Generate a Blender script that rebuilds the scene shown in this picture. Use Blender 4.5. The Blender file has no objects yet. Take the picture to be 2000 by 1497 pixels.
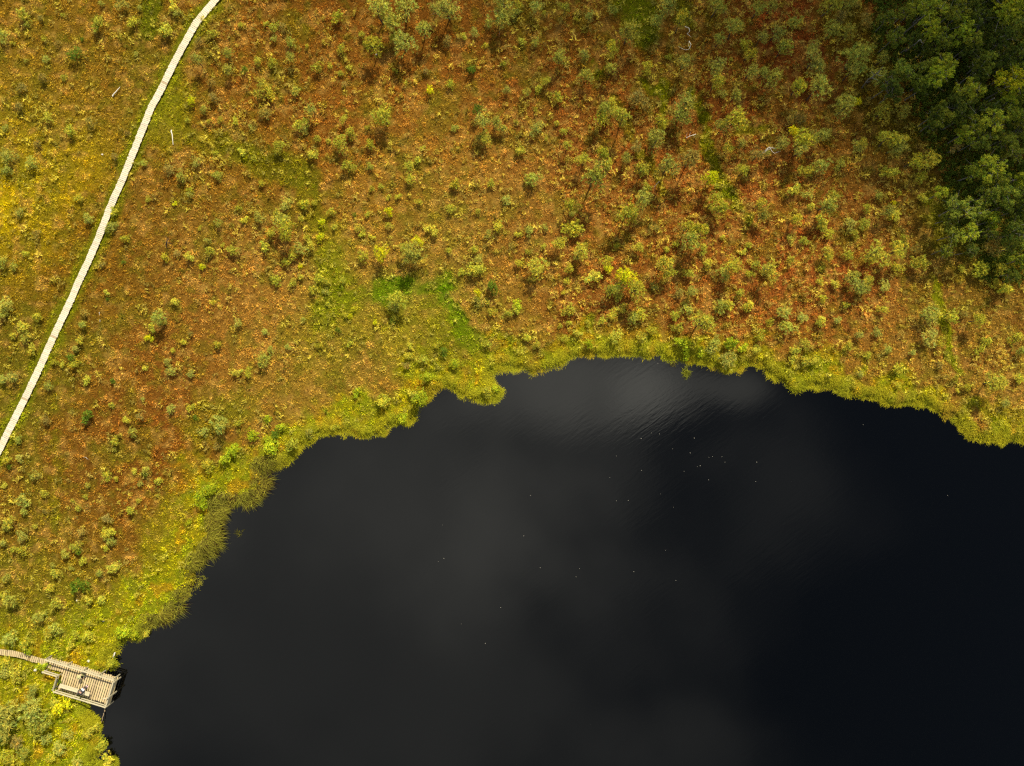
import bpy, math, random
import numpy as np
from mathutils import Vector, Matrix

random.seed(7)
RNG = np.random.default_rng(11)
scene = bpy.context.scene
COL = scene.collection
H = 75.0            # camera height, metres
PPM = 20.0          # photograph pixels per metre on the ground
WZ = -0.28          # water level
SUN_AZ = math.atan2(0.32, 0.95)     # clockwise from +Y (top of the photo)
SUN_EL = math.radians(45)
SUN = Vector((math.sin(SUN_AZ) * math.cos(SUN_EL), math.cos(SUN_AZ) * math.cos(SUN_EL), math.sin(SUN_EL)))


def W(px, py, z=0.0):
    """photograph pixel (2000 x 1497) -> world point at height z"""
    k = (H - z) / H / PPM
    return np.array([(px - 1000.0) * k, (748.5 - py) * k, z])


def lin(c):
    r = []
    for v in c:
        v = v / 255.0
        r.append(v / 12.92 if v <= 0.04045 else ((v + 0.055) / 1.055) ** 2.4)
    return np.array(r)


# ------------------------------------------------------------------ noise
def _hash(xi, yi, s):
    h = (xi.astype(np.int64) * 374761393 + yi.astype(np.int64) * 668265263 + s * 974634777) & 0xFFFFFFFF
    h = ((h ^ (h >> 13)) * 1274126177) & 0xFFFFFFFF
    h = (h ^ (h >> 16)) & 0xFFFFFFFF
    return h / 4294967295.0


def vnoise(x, y, s=0):
    xi = np.floor(x); yi = np.floor(y)
    fx = x - xi; fy = y - yi
    fx = fx * fx * (3 - 2 * fx); fy = fy * fy * (3 - 2 * fy)
    a = _hash(xi, yi, s); b = _hash(xi + 1, yi, s); c = _hash(xi, yi + 1, s); d = _hash(xi + 1, yi + 1, s)
    return (a * (1 - fx) + b * fx) * (1 - fy) + (c * (1 - fx) + d * fx) * fy


def fbm(x, y, s=0, o=4):
    v = 0; a = 0.5; t = 0
    for i in range(o):
        v = v + a * vnoise(x * 2 ** i + 17.3 * i, y * 2 ** i - 9.1 * i, s + i); t += a; a *= 0.5
    return v / t


def sstep(a, b, x):
    t = np.clip((x - a) / (b - a), 0, 1)
    return t * t * (3 - 2 * t)


# ------------------------------------------------------------------ shoreline
SHORE = [(225, 1512), (227, 1484), (213, 1477), (194, 1481), (203, 1466), (210, 1458), (208, 1442), (196, 1420), (186, 1394), (176, 1380),
         (180, 1352), (190, 1330), (205, 1312), (222, 1307), (231, 1295), (227, 1285), (240, 1276), (239, 1264), (251, 1255), (274, 1248), (284, 1240),
         (290, 1227), (306, 1220), (334, 1210), (352, 1190), (360, 1168), (388, 1154), (397, 1138), (390, 1120), (392, 1102),
         (414, 1086), (412, 1070), (436, 1060), (434, 1040), (431, 1022), (444, 1001), (438, 984), (470, 992), (496, 983), (516, 965),
         (524, 940), (522, 914), (564, 909), (576, 893), (600, 870), (620, 854), (650, 849), (685, 849), (708, 855), (750, 853),
         (761, 831), (795, 828), (812, 829), (818, 806), (838, 790), (857, 766), (876, 758), (892, 766), (901, 782), (938, 785),
         (972, 784), (980, 770), (974, 754), (967, 737), (969, 725), (1000, 723), (1018, 724), (1028, 733), (1050, 733), (1095, 718),
         (1120, 704), (1155, 694), (1200, 691), (1235, 696), (1276, 698), (1311, 703), (1333, 701), (1361, 708), (1391, 726),
         (1421, 726), (1463, 718), (1483, 726), (1499, 741), (1515, 750), (1533, 758), (1545, 772), (1562, 770), (1578, 753),
         (1600, 758), (1630, 760), (1650, 772), (1673, 780), (1708, 783), (1720, 797), (1740, 795), (1761, 795), (1803, 793),
         (1821, 805), (1841, 815), (1858, 813), (1861, 825), (1886, 845), (1896, 865), (1921, 865), (1936, 861), (1971, 861),
         (1999, 868), (2060, 890), (2200, 900), (2450, 1000), (2700, 1300), (2650, 1900), (2200, 2300), (1500, 2400),
         (800, 2250), (420, 2000), (270, 1750), (215, 1600)]
POLY = np.array([W(x, y, WZ)[:2] for x, y in SHORE])


def shore_sd(x, y):
    """signed distance to the lake edge, + on land"""
    a = POLY; b = np.roll(POLY, -1, 0)
    d2 = np.full(x.shape, 1e12); ins = np.zeros(x.shape, bool)
    for (ax, ay), (bx, by) in zip(a, b):
        ex, ey = bx - ax, by - ay
        t = np.clip(((x - ax) * ex + (y - ay) * ey) / (ex * ex + ey * ey), 0, 1)
        dx = x - ax - t * ex; dy = y - ay - t * ey
        d2 = np.minimum(d2, dx * dx + dy * dy)
        c = (ay > y) != (by > y)
        if abs(by - ay) > 1e-9:
            ins ^= c & (x < (bx - ax) * (y - ay) / (by - ay) + ax)
    d = np.sqrt(d2)
    return np.where(ins, -d, d)


# ------------------------------------------------------------------ colour map of the bog vegetation
ANCH = [(60, 60, 138, 95, 28), (200, 130, 138, 94, 28), (50, 250, 142, 104, 28), (15, 400, 180, 146, 14), (60, 330, 165, 128, 20),
        (120, 480, 128, 80, 20), (150, 560, 136, 86, 24), (80, 640, 124, 96, 22), (50, 720, 120, 96, 25), (450, 60, 138, 84, 28),
        (600, 90, 136, 80, 25), (560, 200, 146, 86, 32), (700, 180, 150, 86, 32), (850, 130, 142, 80, 28), (900, 250, 156, 98, 38),
        (800, 330, 158, 104, 40), (450, 330, 142, 92, 28), (330, 430, 134, 88, 28), (300, 520, 136, 86, 30), (420, 520, 150, 96, 42),
        (500, 620, 166, 106, 46), (620, 690, 162, 114, 48), (700, 690, 162, 116, 50), (350, 700, 146, 88, 34), (250, 740, 136, 78, 28),
        (200, 880, 134, 78, 28), (300, 900, 134, 74, 25), (100, 1000, 132, 86, 28), (200, 1020, 132, 84, 28), (60, 1150, 124, 98, 25),
        (150, 1220, 130, 112, 22), (560, 760, 152, 106, 40), (700, 790, 152, 106, 35), (900, 480, 152, 112, 45), (1000, 400, 162, 110, 48),
        (1050, 450, 152, 94, 40), (1100, 520, 152, 84, 36), (1250, 450, 144, 78, 30), (1130, 280, 146, 80, 35), (1050, 180, 146, 80, 32),
        (1150, 150, 140, 78, 28), (1250, 60, 135, 84, 26), (1050, 40, 138, 84, 28), (1330, 430, 146, 78, 32), (1300, 540, 150, 84, 36),
        (1450, 480, 144, 80, 34), (1560, 520, 156, 74, 34), (1640, 530, 156, 74, 34), (1480, 260, 142, 72, 30), (1600, 130, 140, 66, 28),
        (1620, 300, 144, 84, 32), (1700, 400, 144, 90, 36), (1700, 620, 152, 94, 42), (1900, 600, 146, 94, 38), (1950, 700, 152, 104, 42),
        (1750, 740, 152, 104, 40), (1600, 690, 150, 94, 35), (1200, 640, 152, 88, 36), (1400, 620, 152, 86, 36), (950, 600, 152, 104, 40),
        (900, 680, 156, 110, 40), (1720, 250, 110, 78, 24), (1950, 100, 70, 62, 20), (1850, 330, 105, 78, 24), (100, 1400, 132, 124, 20),
        (30, 1330, 116, 112, 22), (160, 1440, 142, 124, 18), (1900, 500, 130, 100, 30), (2100, 700, 150, 100, 40), (-100, 700, 130, 90, 28)]
GREEN = [(300, 0, 290, 60, 18, .8, 100, 104, 8), (340, 180, 322, 260, 34, .6, 136, 132, 14), (380, 260, 480, 310, 20, .55, 120, 118, 12),
         (500, 330, 600, 345, 28, .75, 106, 104, 10), (600, 380, 612, 440, 18, .55, 116, 116, 10), (640, 500, 650, 560, 28, .6, 122, 124, 10),
         (660, 580, 640, 640, 25, .6, 112, 122, 10), (680, 600, 760, 560, 20, .45, 112, 122, 10), (750, 575, 800, 555, 24, .8, 100, 128, 8),
         (830, 560, 880, 550, 15, .7, 100, 118, 8), (875, 560, 905, 640, 14, .8, 100, 130, 8), (905, 640, 930, 665, 20, .7, 100, 120, 10),
         (870, 620, 850, 680, 25, .5, 118, 124, 12), (560, 30, 590, 60, 20, .5, 110, 104, 12), (1240, 10, 1250, 60, 25, .85, 104, 112, 8),
         (1320, 5, 1330, 40, 20, .6, 104, 112, 8), (1165, 125, 1166, 148, 8, .8, 112, 116, 8), (1245, 150, 1300, 190, 8, .8, 112, 114, 8),
         (1290, 160, 1300, 220, 7, .85, 114, 114, 8), (1345, 190, 1370, 240, 12, .95, 118, 116, 6), (1370, 250, 1380, 290, 6, .85, 120, 116, 8),
         (1380, 290, 1425, 385, 13, .95, 128, 122, 8), (1425, 380, 1460, 425, 9, .85, 108, 112, 8), (1450, 262, 1482, 258, 12, .7, 120, 120, 8),
         (1200, 200, 1260, 300, 8, .5, 112, 108, 10), (1260, 300, 1285, 370, 8, .65, 116, 114, 10), (1820, 380, 1830, 480, 10, .5, 116, 112, 10),
         (1825, 555, 1860, 690, 8, .9, 132, 132, 10), (1860, 680, 1872, 720, 6, .9, 120, 124, 10), (1160, 630, 1155, 640, 14, .8, 102, 114, 10),
         (110, 860, 105, 1000, 9, .5, 116, 112, 10), (130, 750, 120, 800, 10, .4, 116, 110, 12), (330, 1000, 300, 1120, 32, .5, 134, 132, 14),
         (260, 1130, 270, 1160, 20, .5, 128, 130, 14), (700, 770, 690, 800, 14, .7, 134, 136, 12), (560, 640, 620, 650, 26, .35, 130, 120, 20),
         (10, 380, 20, 440, 22, .5, 200, 165, 6), (130, 380, 160, 330, 24, .4, 172, 138, 16), (1500, 700, 1560, 740, 22, .6, 138, 140, 12),
         (1580, 700, 1630, 720, 20, .6, 130, 134, 12), (1930, 800, 1990, 830, 22, .5, 146, 140, 16), (380, 840, 480, 790, 28, .45, 128, 122, 20),
         (1700, 180, 1760, 260, 40, .6, 96, 84, 16), (1640, 30, 1720, 120, 46, .6, 96, 92, 14), (1850, 420, 1960, 500, 40, .6, 112, 112, 18),
         (1330, 715, 1300, 690, 16, .6, 150, 146, 16), (740, 590, 640, 620, 46, .30, 124, 122, 14), (640, 470, 660, 600, 40, .45, 130, 132, 12), (820, 620, 900, 680, 50, .30, 134, 136, 12),
         (760, 580, 880, 560, 34, .32, 104, 128, 10), (700, 640, 620, 700, 40, .25, 140, 130, 22), (780, 660, 820, 740, 40, .35, 150, 148, 14), (1180, 660, 1480, 690, 20, .35, 160, 152, 16)]
BW = [(452, -40), (420.5, 0), (383, 45), (350.7, 102.7), (328, 148), (310.6, 183), (295.6, 210), (275.5, 260), (260.5, 298), (239.5, 350), (215, 405), (193, 462.7),
      (175, 505), (155, 547.7), (136.5, 590.5), (115, 635.6), (97.7, 673), (80, 713.2), (50, 776), (22, 832), (-2, 880), (-40, 955)]


def capsule(px, py, x1, y1, x2, y2):
    ex, ey = x2 - x1, y2 - y1
    t = np.clip(((px - x1) * ex + (py - y1) * ey) / (ex * ex + ey * ey + 1e-9), 0, 1)
    return np.hypot(px - x1 - t * ex, py - y1 - t * ey)


def cover_colour(x, y, sd):
    """linear colour of the low vegetation at world x, y"""
    px = 1000 + x * PPM; py = 748.5 - y * PPM
    wx = px + 46 * (fbm(x * .22, y * .22, 5) - .5) * 2; wy = py + 46 * (fbm(x * .22, y * .22, 9) - .5) * 2
    num = np.zeros(x.shape + (3,)); den = np.zeros(x.shape)
    for a in ANCH:
        w = np.exp(-((wx - a[0]) ** 2 + (wy - a[1]) ** 2) / (2 * 75.0 ** 2)) + 1e-7 / (1 + ((wx - a[0]) / 200) ** 2 + ((wy - a[1]) / 200) ** 2)
        num += w[..., None] * lin(a[2:5]); den += w
    c = num / den[..., None]
    # species patches: red peat moss, straw, olive heather
    n1 = fbm(x * .55, y * .55, 21); n2 = fbm(x * 1.3, y * 1.3, 31); n3 = fbm(x * .30, y * .30, 41)
    red = lin((142, 66, 28)); straw = lin((196, 152, 70)); olive = lin((118, 112, 24))
    def mixc(c, d, t):
        return c * (1 - t[..., None]) + d * t[..., None]
    c = c * np.array([1.04, 1.34, 1.05])
    c = mixc(c, red, .28 * sstep(.57, .76, n1) * (.45 + .55 * sstep(900, 1300, px)))
    c = mixc(c, olive, .50 * sstep(.56, .72, n3) * (1 - .5 * sstep(900, 1500, px)))
    c = mixc(c, straw, .55 * sstep(.52, .72, n2))
    c = mixc(c, olive, .5 * sstep(.54, .70, fbm(x * 1.1, y * 1.1, 71)))
    # along the boardwalk
    db = np.full(x.shape, 1e9)
    for (x1, y1), (x2, y2) in zip(BW[:-1], BW[1:]):
        db = np.minimum(db, capsule(px, py, x1, y1, x2, y2))
    c = mixc(c, lin((126, 132, 12)), .8 * (1 - sstep(8, 26, db + 14 * (n1 - .5) * 2)))
    for g in GREEN:
        d = capsule(wx * .5 + px * .5, wy * .5 + py * .5, *g[:4]) + 30 * (n2 - .5)
        c = mixc(c, lin(g[6:9]) * np.array([1.05, 1.12, 1.0]), g[5] * (1 - sstep(g[4] * .55, g[4] * 1.5, d)))
    # lush lake rim
    wide = np.where(px < 470, 6.2, np.where(px < 1000, 3.6, 2.4))
    t = 1 - sstep(wide * .35, wide, sd + 3.4 * (n1 - .5) * 2)
    rim = mixc(np.broadcast_to(lin((166, 158, 18)), c.shape), lin((140, 148, 15)), sstep(.4, .6, n2))
    rim = mixc(rim, lin((186, 138, 24)), .62 * sstep(.58, .7, fbm(x * .8, y * .8, 51)))
    c = mixc(c, rim, .85 * t)
    low = sstep(1180, 1270, py) * (px < 400)
    c = mixc(c, rim, .75 * low)
    return c


# ------------------------------------------------------------------ mesh helpers
def new_mesh(name, v, tris, mat=None, col=None, smooth=False):
    me = bpy.data.meshes.new(name)
    v = np.ascontiguousarray(v, np.float32); tris = np.ascontiguousarray(tris, np.int32)
    n, f = len(v), len(tris); k = tris.shape[1]
    me.vertices.add(n); me.vertices.foreach_set('co', v.ravel())
    me.loops.add(f * k); me.loops.foreach_set('vertex_index', tris.ravel())
    me.polygons.add(f); me.polygons.foreach_set('loop_start', np.arange(0, f * k, k, dtype=np.int32))
    me.polygons.foreach_set('use_smooth', np.full(f, smooth))
    if col is not None:
        a = me.color_attributes.new('Col', 'FLOAT_COLOR', 'POINT')
        c = np.ones((n, 4), np.float32); c[:, :3] = col
        a.data.foreach_set('color', c.ravel())
    me.update(calc_edges=True)
    if mat: me.materials.append(mat)
    return me


def link(name, data, parent=None, loc=None):
    o = bpy.data.objects.new(name, data); COL.objects.link(o)
    if parent is not None: o.parent = parent
    if loc is not None: o.location = loc
    return o


def tag(o, label=None, cat=None, group=None, kind=None):
    if label: o['label'] = label
    if cat: o['category'] = cat
    if group: o['group'] = group
    if kind: o['kind'] = kind
    return o


class MB:
    """collects boxes and tubes, with a tint per piece, into one mesh"""
    def __init__(s): s.v = []; s.f = []; s.c = []
    def add(s, v, f, c=1.0):
        o = len(s.v); s.v += [tuple(map(float, p)) for p in v]; s.f += [tuple(i + o for i in q) for q in f]
        s.c += [c] * len(v)
    def box(s, ctr, half, ax=None, c=1.0, taper=0.0):
        ctr = np.array(ctr, float)
        ax = np.eye(3) if ax is None else np.array(ax, float)
        vs = []
        for z in (-1, 1):
            for x, y in ((-1, -1), (1, -1), (1, 1), (-1, 1)):
                k = 1 - taper * (z > 0)
                vs.append(ctr + ax[0] * half[0] * x * k + ax[1] * half[1] * y * k + ax[2] * half[2] * z)
        s.add(vs, [(3, 2, 1, 0), (4, 5, 6, 7), (0, 1, 5, 4), (1, 2, 6, 5), (2, 3, 7, 6), (3, 0, 4, 7)], c)
    def beam(s, a, b, w, h, c=1.0, up=(0, 0, 1)):
        a = np.array(a, float); b = np.array(b, float); d = b - a; L = np.linalg.norm(d); d /= L
        up = np.array(up, float); sd = np.cross(d, up)
        if np.linalg.norm(sd) < 1e-4: sd = np.cross(d, (1, 0, 0))
        sd /= np.linalg.norm(sd); u = np.cross(sd, d)
        s.box((a + b) / 2, (L / 2, w / 2, h / 2), (d, sd, u), c)
    def tube(s, pts, rad, n=6, c=1.0):
        pts = [np.array(p, float) for p in pts]; vs = []
        if not hasattr(rad, '__len__'): rad = [rad] * len(pts)
        for i, p in enumerate(pts):
            d = pts[min(i + 1, len(pts) - 1)] - pts[max(i - 1, 0)]; d /= np.linalg.norm(d) + 1e-9
            a = np.cross(d, (0.13, 0.97, 0.2)); a /= np.linalg.norm(a) + 1e-9; b = np.cross(d, a)
            for k in range(n):
                t = 2 * math.pi * k / n
                vs.append(p + (a * math.cos(t) + b * math.sin(t)) * rad[i])
        fs = []
        for i in range(len(pts) - 1):
            for k in range(n):
                fs.append((i * n + k, i * n + (k + 1) % n, (i + 1) * n + (k + 1) % n, (i + 1) * n + k))
        fs.append(tuple(reversed(range(n)))); fs.append(tuple(range((len(pts) - 1) * n, len(pts) * n)))
        s.add(vs, fs, c)
    def mesh(s, name, mat):
        me = bpy.data.meshes.new(name); me.from_pydata(s.v, [], s.f)
        a = me.color_attributes.new('Col', 'FLOAT_COLOR', 'POINT')
        c = np.ones((len(s.v), 4), np.float32)
        c[:, :3] = np.array([np.broadcast_to(np.array(k, np.float32), (3,)) for k in s.c])
        a.data.foreach_set('color', c.ravel())
        me.materials.append(mat); me.update(); return me
    def build(s, name, mat, parent=None, loc=None):
        return link(name, s.mesh(name, mat), parent, loc)


# ------------------------------------------------------------------ materials
def mat_new(name):
    m = bpy.data.materials.new(name); m.use_nodes = True; nt = m.node_tree; nt.nodes.clear()
    return m, nt, nt.nodes.new, nt.links.new


def foliage_mat(name, use_obj, gain=1.0, transl=0.28):
    m, nt, N, L = mat_new(name)
    out = N('ShaderNodeOutputMaterial'); at = N('ShaderNodeAttribute'); at.attribute_name = 'Col'
    col = at.outputs['Color']
    if use_obj:
        oi = N('ShaderNodeObjectInfo'); mx = N('ShaderNodeMix'); mx.data_type = 'RGBA'; mx.blend_type = 'MULTIPLY'
        mx.inputs[0].default_value = 1.0
        L(oi.outputs['Color'], mx.inputs[6]); L(col, mx.inputs[7]); col = mx.outputs[2]
    g = N('ShaderNodeMix'); g.data_type = 'RGBA'; g.blend_type = 'MULTIPLY'; g.inputs[0].default_value = 1.0
    g.inputs[7].default_value = (gain, gain, gain, 1); L(col, g.inputs[6]); col = g.outputs[2]
    d = N('ShaderNodeBsdfDiffuse'); t = N('ShaderNodeBsdfTranslucent'); mix = N('ShaderNodeMixShader'); mix.inputs[0].default_value = transl
    L(col, d.inputs['Color']); L(col, t.inputs['Color']); L(d.outputs[0], mix.inputs[1]); L(t.outputs[0], mix.inputs[2]); L(mix.outputs[0], out.inputs[0])
    return m


def wood_mat(name, rgb, var=0.35, rough=.85):
    m, nt, N, L = mat_new(name)
    out = N('ShaderNodeOutputMaterial'); p = N('ShaderNodeBsdfPrincipled'); p.inputs['Roughness'].default_value = rough
    p.inputs['Specular IOR Level'].default_value = .2
    tc = N('ShaderNodeTexCoord'); mp = N('ShaderNodeMapping'); mp.inputs['Scale'].default_value = (3, 9, 9)
    nz = N('ShaderNodeTexNoise'); nz.inputs['Scale'].default_value = 2.5; nz.inputs['Detail'].default_value = 6
    L(tc.outputs['Object'], mp.inputs[0]); L(mp.outputs[0], nz.inputs['Vector'])
    rp = N('ShaderNodeMapRange'); rp.inputs[1].default_value = .3; rp.inputs[2].default_value = .7; rp.inputs[3].default_value = 1 - var; rp.inputs[4].default_value = 1.12
    L(nz.outputs['Fac'], rp.inputs[0])
    at = N('ShaderNodeAttribute'); at.attribute_name = 'Col'
    a = N('ShaderNodeMix'); a.data_type = 'RGBA'; a.blend_type = 'MULTIPLY'; a.inputs[0].default_value = 1; a.inputs[6].default_value = (*rgb, 1)
    L(at.outputs['Color'], a.inputs[7])
    b = N('ShaderNodeMix'); b.data_type = 'RGBA'; b.blend_type = 'MULTIPLY'; b.inputs[0].default_value = 1
    L(a.outputs[2], b.inputs[6]); L(rp.outputs[0], b.inputs[7]); L(b.outputs[2], p.inputs['Base Color'])
    bp = N('ShaderNodeBump'); bp.inputs['Strength'].default_value = .3; bp.inputs['Distance'].default_value = .01
    L(nz.outputs['Fac'], bp.inputs['Height']); L(bp.outputs[0], p.inputs['Normal']); L(p.outputs[0], out.inputs[0])
    return m


def plain_mat(name, rgb, rough=.8):
    m, nt, N, L = mat_new(name)
    out = N('ShaderNodeOutputMaterial'); p = N('ShaderNodeBsdfPrincipled'); p.inputs['Roughness'].default_value = rough
    tc = N('ShaderNodeTexCoord'); nz = N('ShaderNodeTexNoise'); nz.inputs['Scale'].default_value = 30
    L(tc.outputs['Object'], nz.inputs['Vector'])
    rp = N('ShaderNodeMapRange'); rp.inputs[3].default_value = .8; rp.inputs[4].default_value = 1.15; L(nz.outputs['Fac'], rp.inputs[0])
    b = N('ShaderNodeMix'); b.data_type = 'RGBA'; b.blend_type = 'MULTIPLY'; b.inputs[0].default_value = 1; b.inputs[6].default_value = (*rgb, 1)
    L(rp.outputs[0], b.inputs[7]); L(b.outputs[2], p.inputs['Base Color']); L(p.outputs[0], out.inputs[0])
    return m


GAIN = 1.0
M_COVER = foliage_mat('bog_plants', False, 1.60 * GAIN, .25)
M_SEDGE = foliage_mat('sedge', False, 1.12 * GAIN, .3)
M_LEAF = foliage_mat('foliage', True, 1.28 * GAIN, .16)
M_BARK = wood_mat('pine_bark', (.10, .072, .05), .4)
M_BIRCH = wood_mat('birch_bark', (.20, .185, .16), .45)
M_DEAD = wood_mat('bleached_wood', (.66, .60, .49), .25)
M_BOARD = wood_mat('pale_boards', (.68, .59, .44), .24)
M_DECK = wood_mat('deck_boards', (.52, .405, .22), .25)
M_RAIL = wood_mat('rail_timber', (.50, .43, .27), .28)

# ------------------------------------------------------------------ ground sheet
def axis(lo, hi, st, far):
    core = np.arange(lo, hi + st / 2, st); ext = []
    d = st; p = hi
    while p < far: d *= 1.55; p += d; ext.append(p)
    ext = np.array(ext)
    return np.concatenate([-(ext - hi)[::-1] + lo, core, ext])


gx = axis(-58, 58, .17, 3000); gy = axis(-45, 45, .17, 3000)
GX, GY = np.meshgrid(gx, gy)
SD0 = shore_sd(GX, GY)
_px = 1000 + GX * PPM
_long = sstep(240, 300, _px) * (1 - sstep(515, 560, _px)) * (GY < 0)
SDG = SD0 - .60 + .04 * _long + np.where(np.abs(SD0) < 4, .55 * (fbm(GX * .9, GY * .9, 3) - .5) * 2 + .22 * (vnoise(GX * 3.3, GY * 3.3, 4) - .5) * 2, 0)
hum = .16 * (fbm(GX * .5, GY * .5, 61, 3) - .5) + .13 * (fbm(GX * 1.7, GY * 1.7, 62, 3) - .5) + .05 * (vnoise(GX * 5, GY * 5, 63) - .5)
land = .06 + hum
GZ = np.where(SDG > 0, WZ + (land - WZ) * sstep(-.05, .55, SDG) + .0, WZ - 1.4 * sstep(-.02, 2.5, -SDG) - .03)
GZ = np.where(SDG > 0, np.maximum(GZ, WZ + .02), GZ)


def samp(F, x, y):
    i = (x + 58) / .17 ; j = (y + 45) / .17
    ox = int(np.searchsorted(gx, -58 - 1e-6)); oy = int(np.searchsorted(gy, -45 - 1e-6))
    i = np.clip(i + ox, 0, len(gx) - 2); j = np.clip(j + oy, 0, len(gy) - 2)
    a = i.astype(int); b = j.astype(int); u = i - a; v = j - b
    return F[b, a] * (1 - u) * (1 - v) + F[b, a + 1] * u * (1 - v) + F[b + 1, a] * (1 - u) * v + F[b + 1, a + 1] * u * v


def gz(x, y):
    return float(samp(GZ, np.array([x]), np.array([y]))[0])


CG = cover_colour(GX, GY, SDG)
peat = np.array([.020, .012, .006])
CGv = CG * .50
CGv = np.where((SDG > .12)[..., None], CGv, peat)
nx, ny = len(gx), len(gy)
idx = np.arange(nx * ny).reshape(ny, nx)
quads = np.stack([idx[:-1, :-1], idx[:-1, 1:], idx[1:, 1:], idx[1:, :-1]], -1).reshape(-1, 4)


def ground_mat():
    m, nt, N, L = mat_new('peat_moss_ground')
    out = N('ShaderNodeOutputMaterial'); p = N('ShaderNodeBsdfPrincipled'); p.inputs['Roughness'].default_value = 1
    p.inputs['Specular IOR Level'].default_value = .05
    at = N('ShaderNodeAttribute'); at.attribute_name = 'Col'
    geo = N('ShaderNodeNewGeometry')
    n1 = N('ShaderNodeTexNoise'); n1.inputs['Scale'].default_value = 5; n1.inputs['Detail'].default_value = 8; n1.inputs['Roughness'].default_value = .7
    L(geo.outputs['Position'], n1.inputs['Vector'])
    rp = N('ShaderNodeMapRange'); rp.inputs[1].default_value = .3; rp.inputs[2].default_value = .72; rp.inputs[3].default_value = .55; rp.inputs[4].default_value = 1.4
    L(n1.outputs['Fac'], rp.inputs[0])
    b = N('ShaderNodeMix'); b.data_type = 'RGBA'; b.blend_type = 'MULTIPLY'; b.inputs[0].default_value = 1
    L(at.outputs['Color'], b.inputs[6]); L(rp.outputs[0], b.inputs[7]); L(b.outputs[2], p.inputs['Base Color'])
    bp = N('ShaderNodeBump'); bp.inputs['Strength'].default_value = .8; bp.inputs['Distance'].default_value = .12
    L(n1.outputs['Fac'], bp.inputs['Height']); L(bp.outputs[0], p.inputs['Normal']); L(p.outputs[0], out.inputs[0])
    return m


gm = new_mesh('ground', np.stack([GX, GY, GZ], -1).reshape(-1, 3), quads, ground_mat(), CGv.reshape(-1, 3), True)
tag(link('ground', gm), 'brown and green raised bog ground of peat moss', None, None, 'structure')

# ------------------------------------------------------------------ water
def water_mat():
    m, nt, N, L = mat_new('dark_bog_water')
    out = N('ShaderNodeOutputMaterial'); p = N('ShaderNodeBsdfPrincipled')
    p.inputs['Base Color'].default_value = (.0008, .0009, .0008, 1); p.inputs['Roughness'].default_value = .05; p.inputs['IOR'].default_value = 1.333
    geo = N('ShaderNodeNewGeometry')
    # wind ripples: short crested, running in patches
    mp = N('ShaderNodeMapping'); mp.vector_type = 'TEXTURE'; mp.inputs['Rotation'].default_value = (0, 0, math.radians(36)); mp.inputs['Scale'].default_value = (1.9, .36, 1)
    L(geo.outputs['Position'], mp.inputs[0])
    n1 = N('ShaderNodeTexNoise'); n1.inputs['Scale'].default_value = 1.0; n1.inputs['Detail'].default_value = 2; n1.inputs['Distortion'].default_value = .4
    L(mp.outputs[0], n1.inputs['Vector'])
    n2 = N('ShaderNodeTexNoise'); n2.inputs['Scale'].default_value = 3.6; n2.inputs['Detail'].default_value = 3; L(geo.outputs['Position'], n2.inputs['Vector'])
    pt = N('ShaderNodeTexNoise'); pt.inputs['Scale'].default_value = .10; pt.inputs['Detail'].default_value = 4; L(geo.outputs['Position'], pt.inputs['Vector'])
    ps = None
    for gxp, gyp, gr in ((1210, 790, 13), (1420, 880, 11), (1560, 1000, 14), (880, 870, 8), (1350, 1080, 12)):     # gusts
        q = W(gxp, gyp, WZ); dn = N('ShaderNodeVectorMath'); dn.operation = 'DISTANCE'; L(geo.outputs['Position'], dn.inputs[0]); dn.inputs[1].default_value = tuple(q)
        mr = N('ShaderNodeMapRange'); mr.interpolation_type = 'SMOOTHSTEP'; mr.inputs[1].default_value = gr; mr.inputs[2].default_value = 0; mr.inputs[3].default_value = 0; mr.inputs[4].default_value = .32
        L(dn.outputs['Value'], mr.inputs[0])
        if ps is None: ps = mr.outputs[0]
        else:
            a_ = N('ShaderNodeMath'); a_.operation = 'ADD'; L(ps, a_.inputs[0]); L(mr.outputs[0], a_.inputs[1]); ps = a_.outputs[0]
    a_ = N('ShaderNodeMath'); a_.operation = 'ADD'; L(ps, a_.inputs[0]); L(pt.outputs['Fac'], a_.inputs[1])
    rp = N('ShaderNodeMapRange'); rp.inputs[1].default_value = .48; rp.inputs[2].default_value = .86; rp.inputs[3].default_value = .10; rp.inputs[4].default_value = 1
    L(a_.outputs[0], rp.inputs[0])
    ad = N('ShaderNodeMath'); ad.operation = 'MULTIPLY_ADD'; ad.inputs[1].default_value = .35; L(n2.outputs['Fac'], ad.inputs[0]); L(n1.outputs['Fac'], ad.inputs[2])
    ml = N('ShaderNodeMath'); ml.operation = 'MULTIPLY'; L(ad.outputs[0], ml.inputs[0]); L(rp.outputs[0], ml.inputs[1])
    bp = N('ShaderNodeBump'); bp.inputs['Strength'].default_value = .15; bp.inputs['Distance'].default_value = .022
    L(ml.outputs[0], bp.inputs['Height']); L(bp.outputs[0], p.inputs['Normal']); L(p.outputs[0], out.inputs[0])
    return m


wv = POLY.copy()
cen = W(1300, 1500, 0)[:2]
wx0, wy0, wx1, wy1 = -48, -90, 95, 12
tag(link('lake_water', new_mesh('lake_water', [(wx0, wy0, WZ), (wx1, wy0, WZ), (wx1, wy1, WZ), (wx0, wy1, WZ)], [(0, 1, 2, 3)], water_mat())),
    'dark brown-black bog lake with faint ripples', None, None, 'structure')

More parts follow.
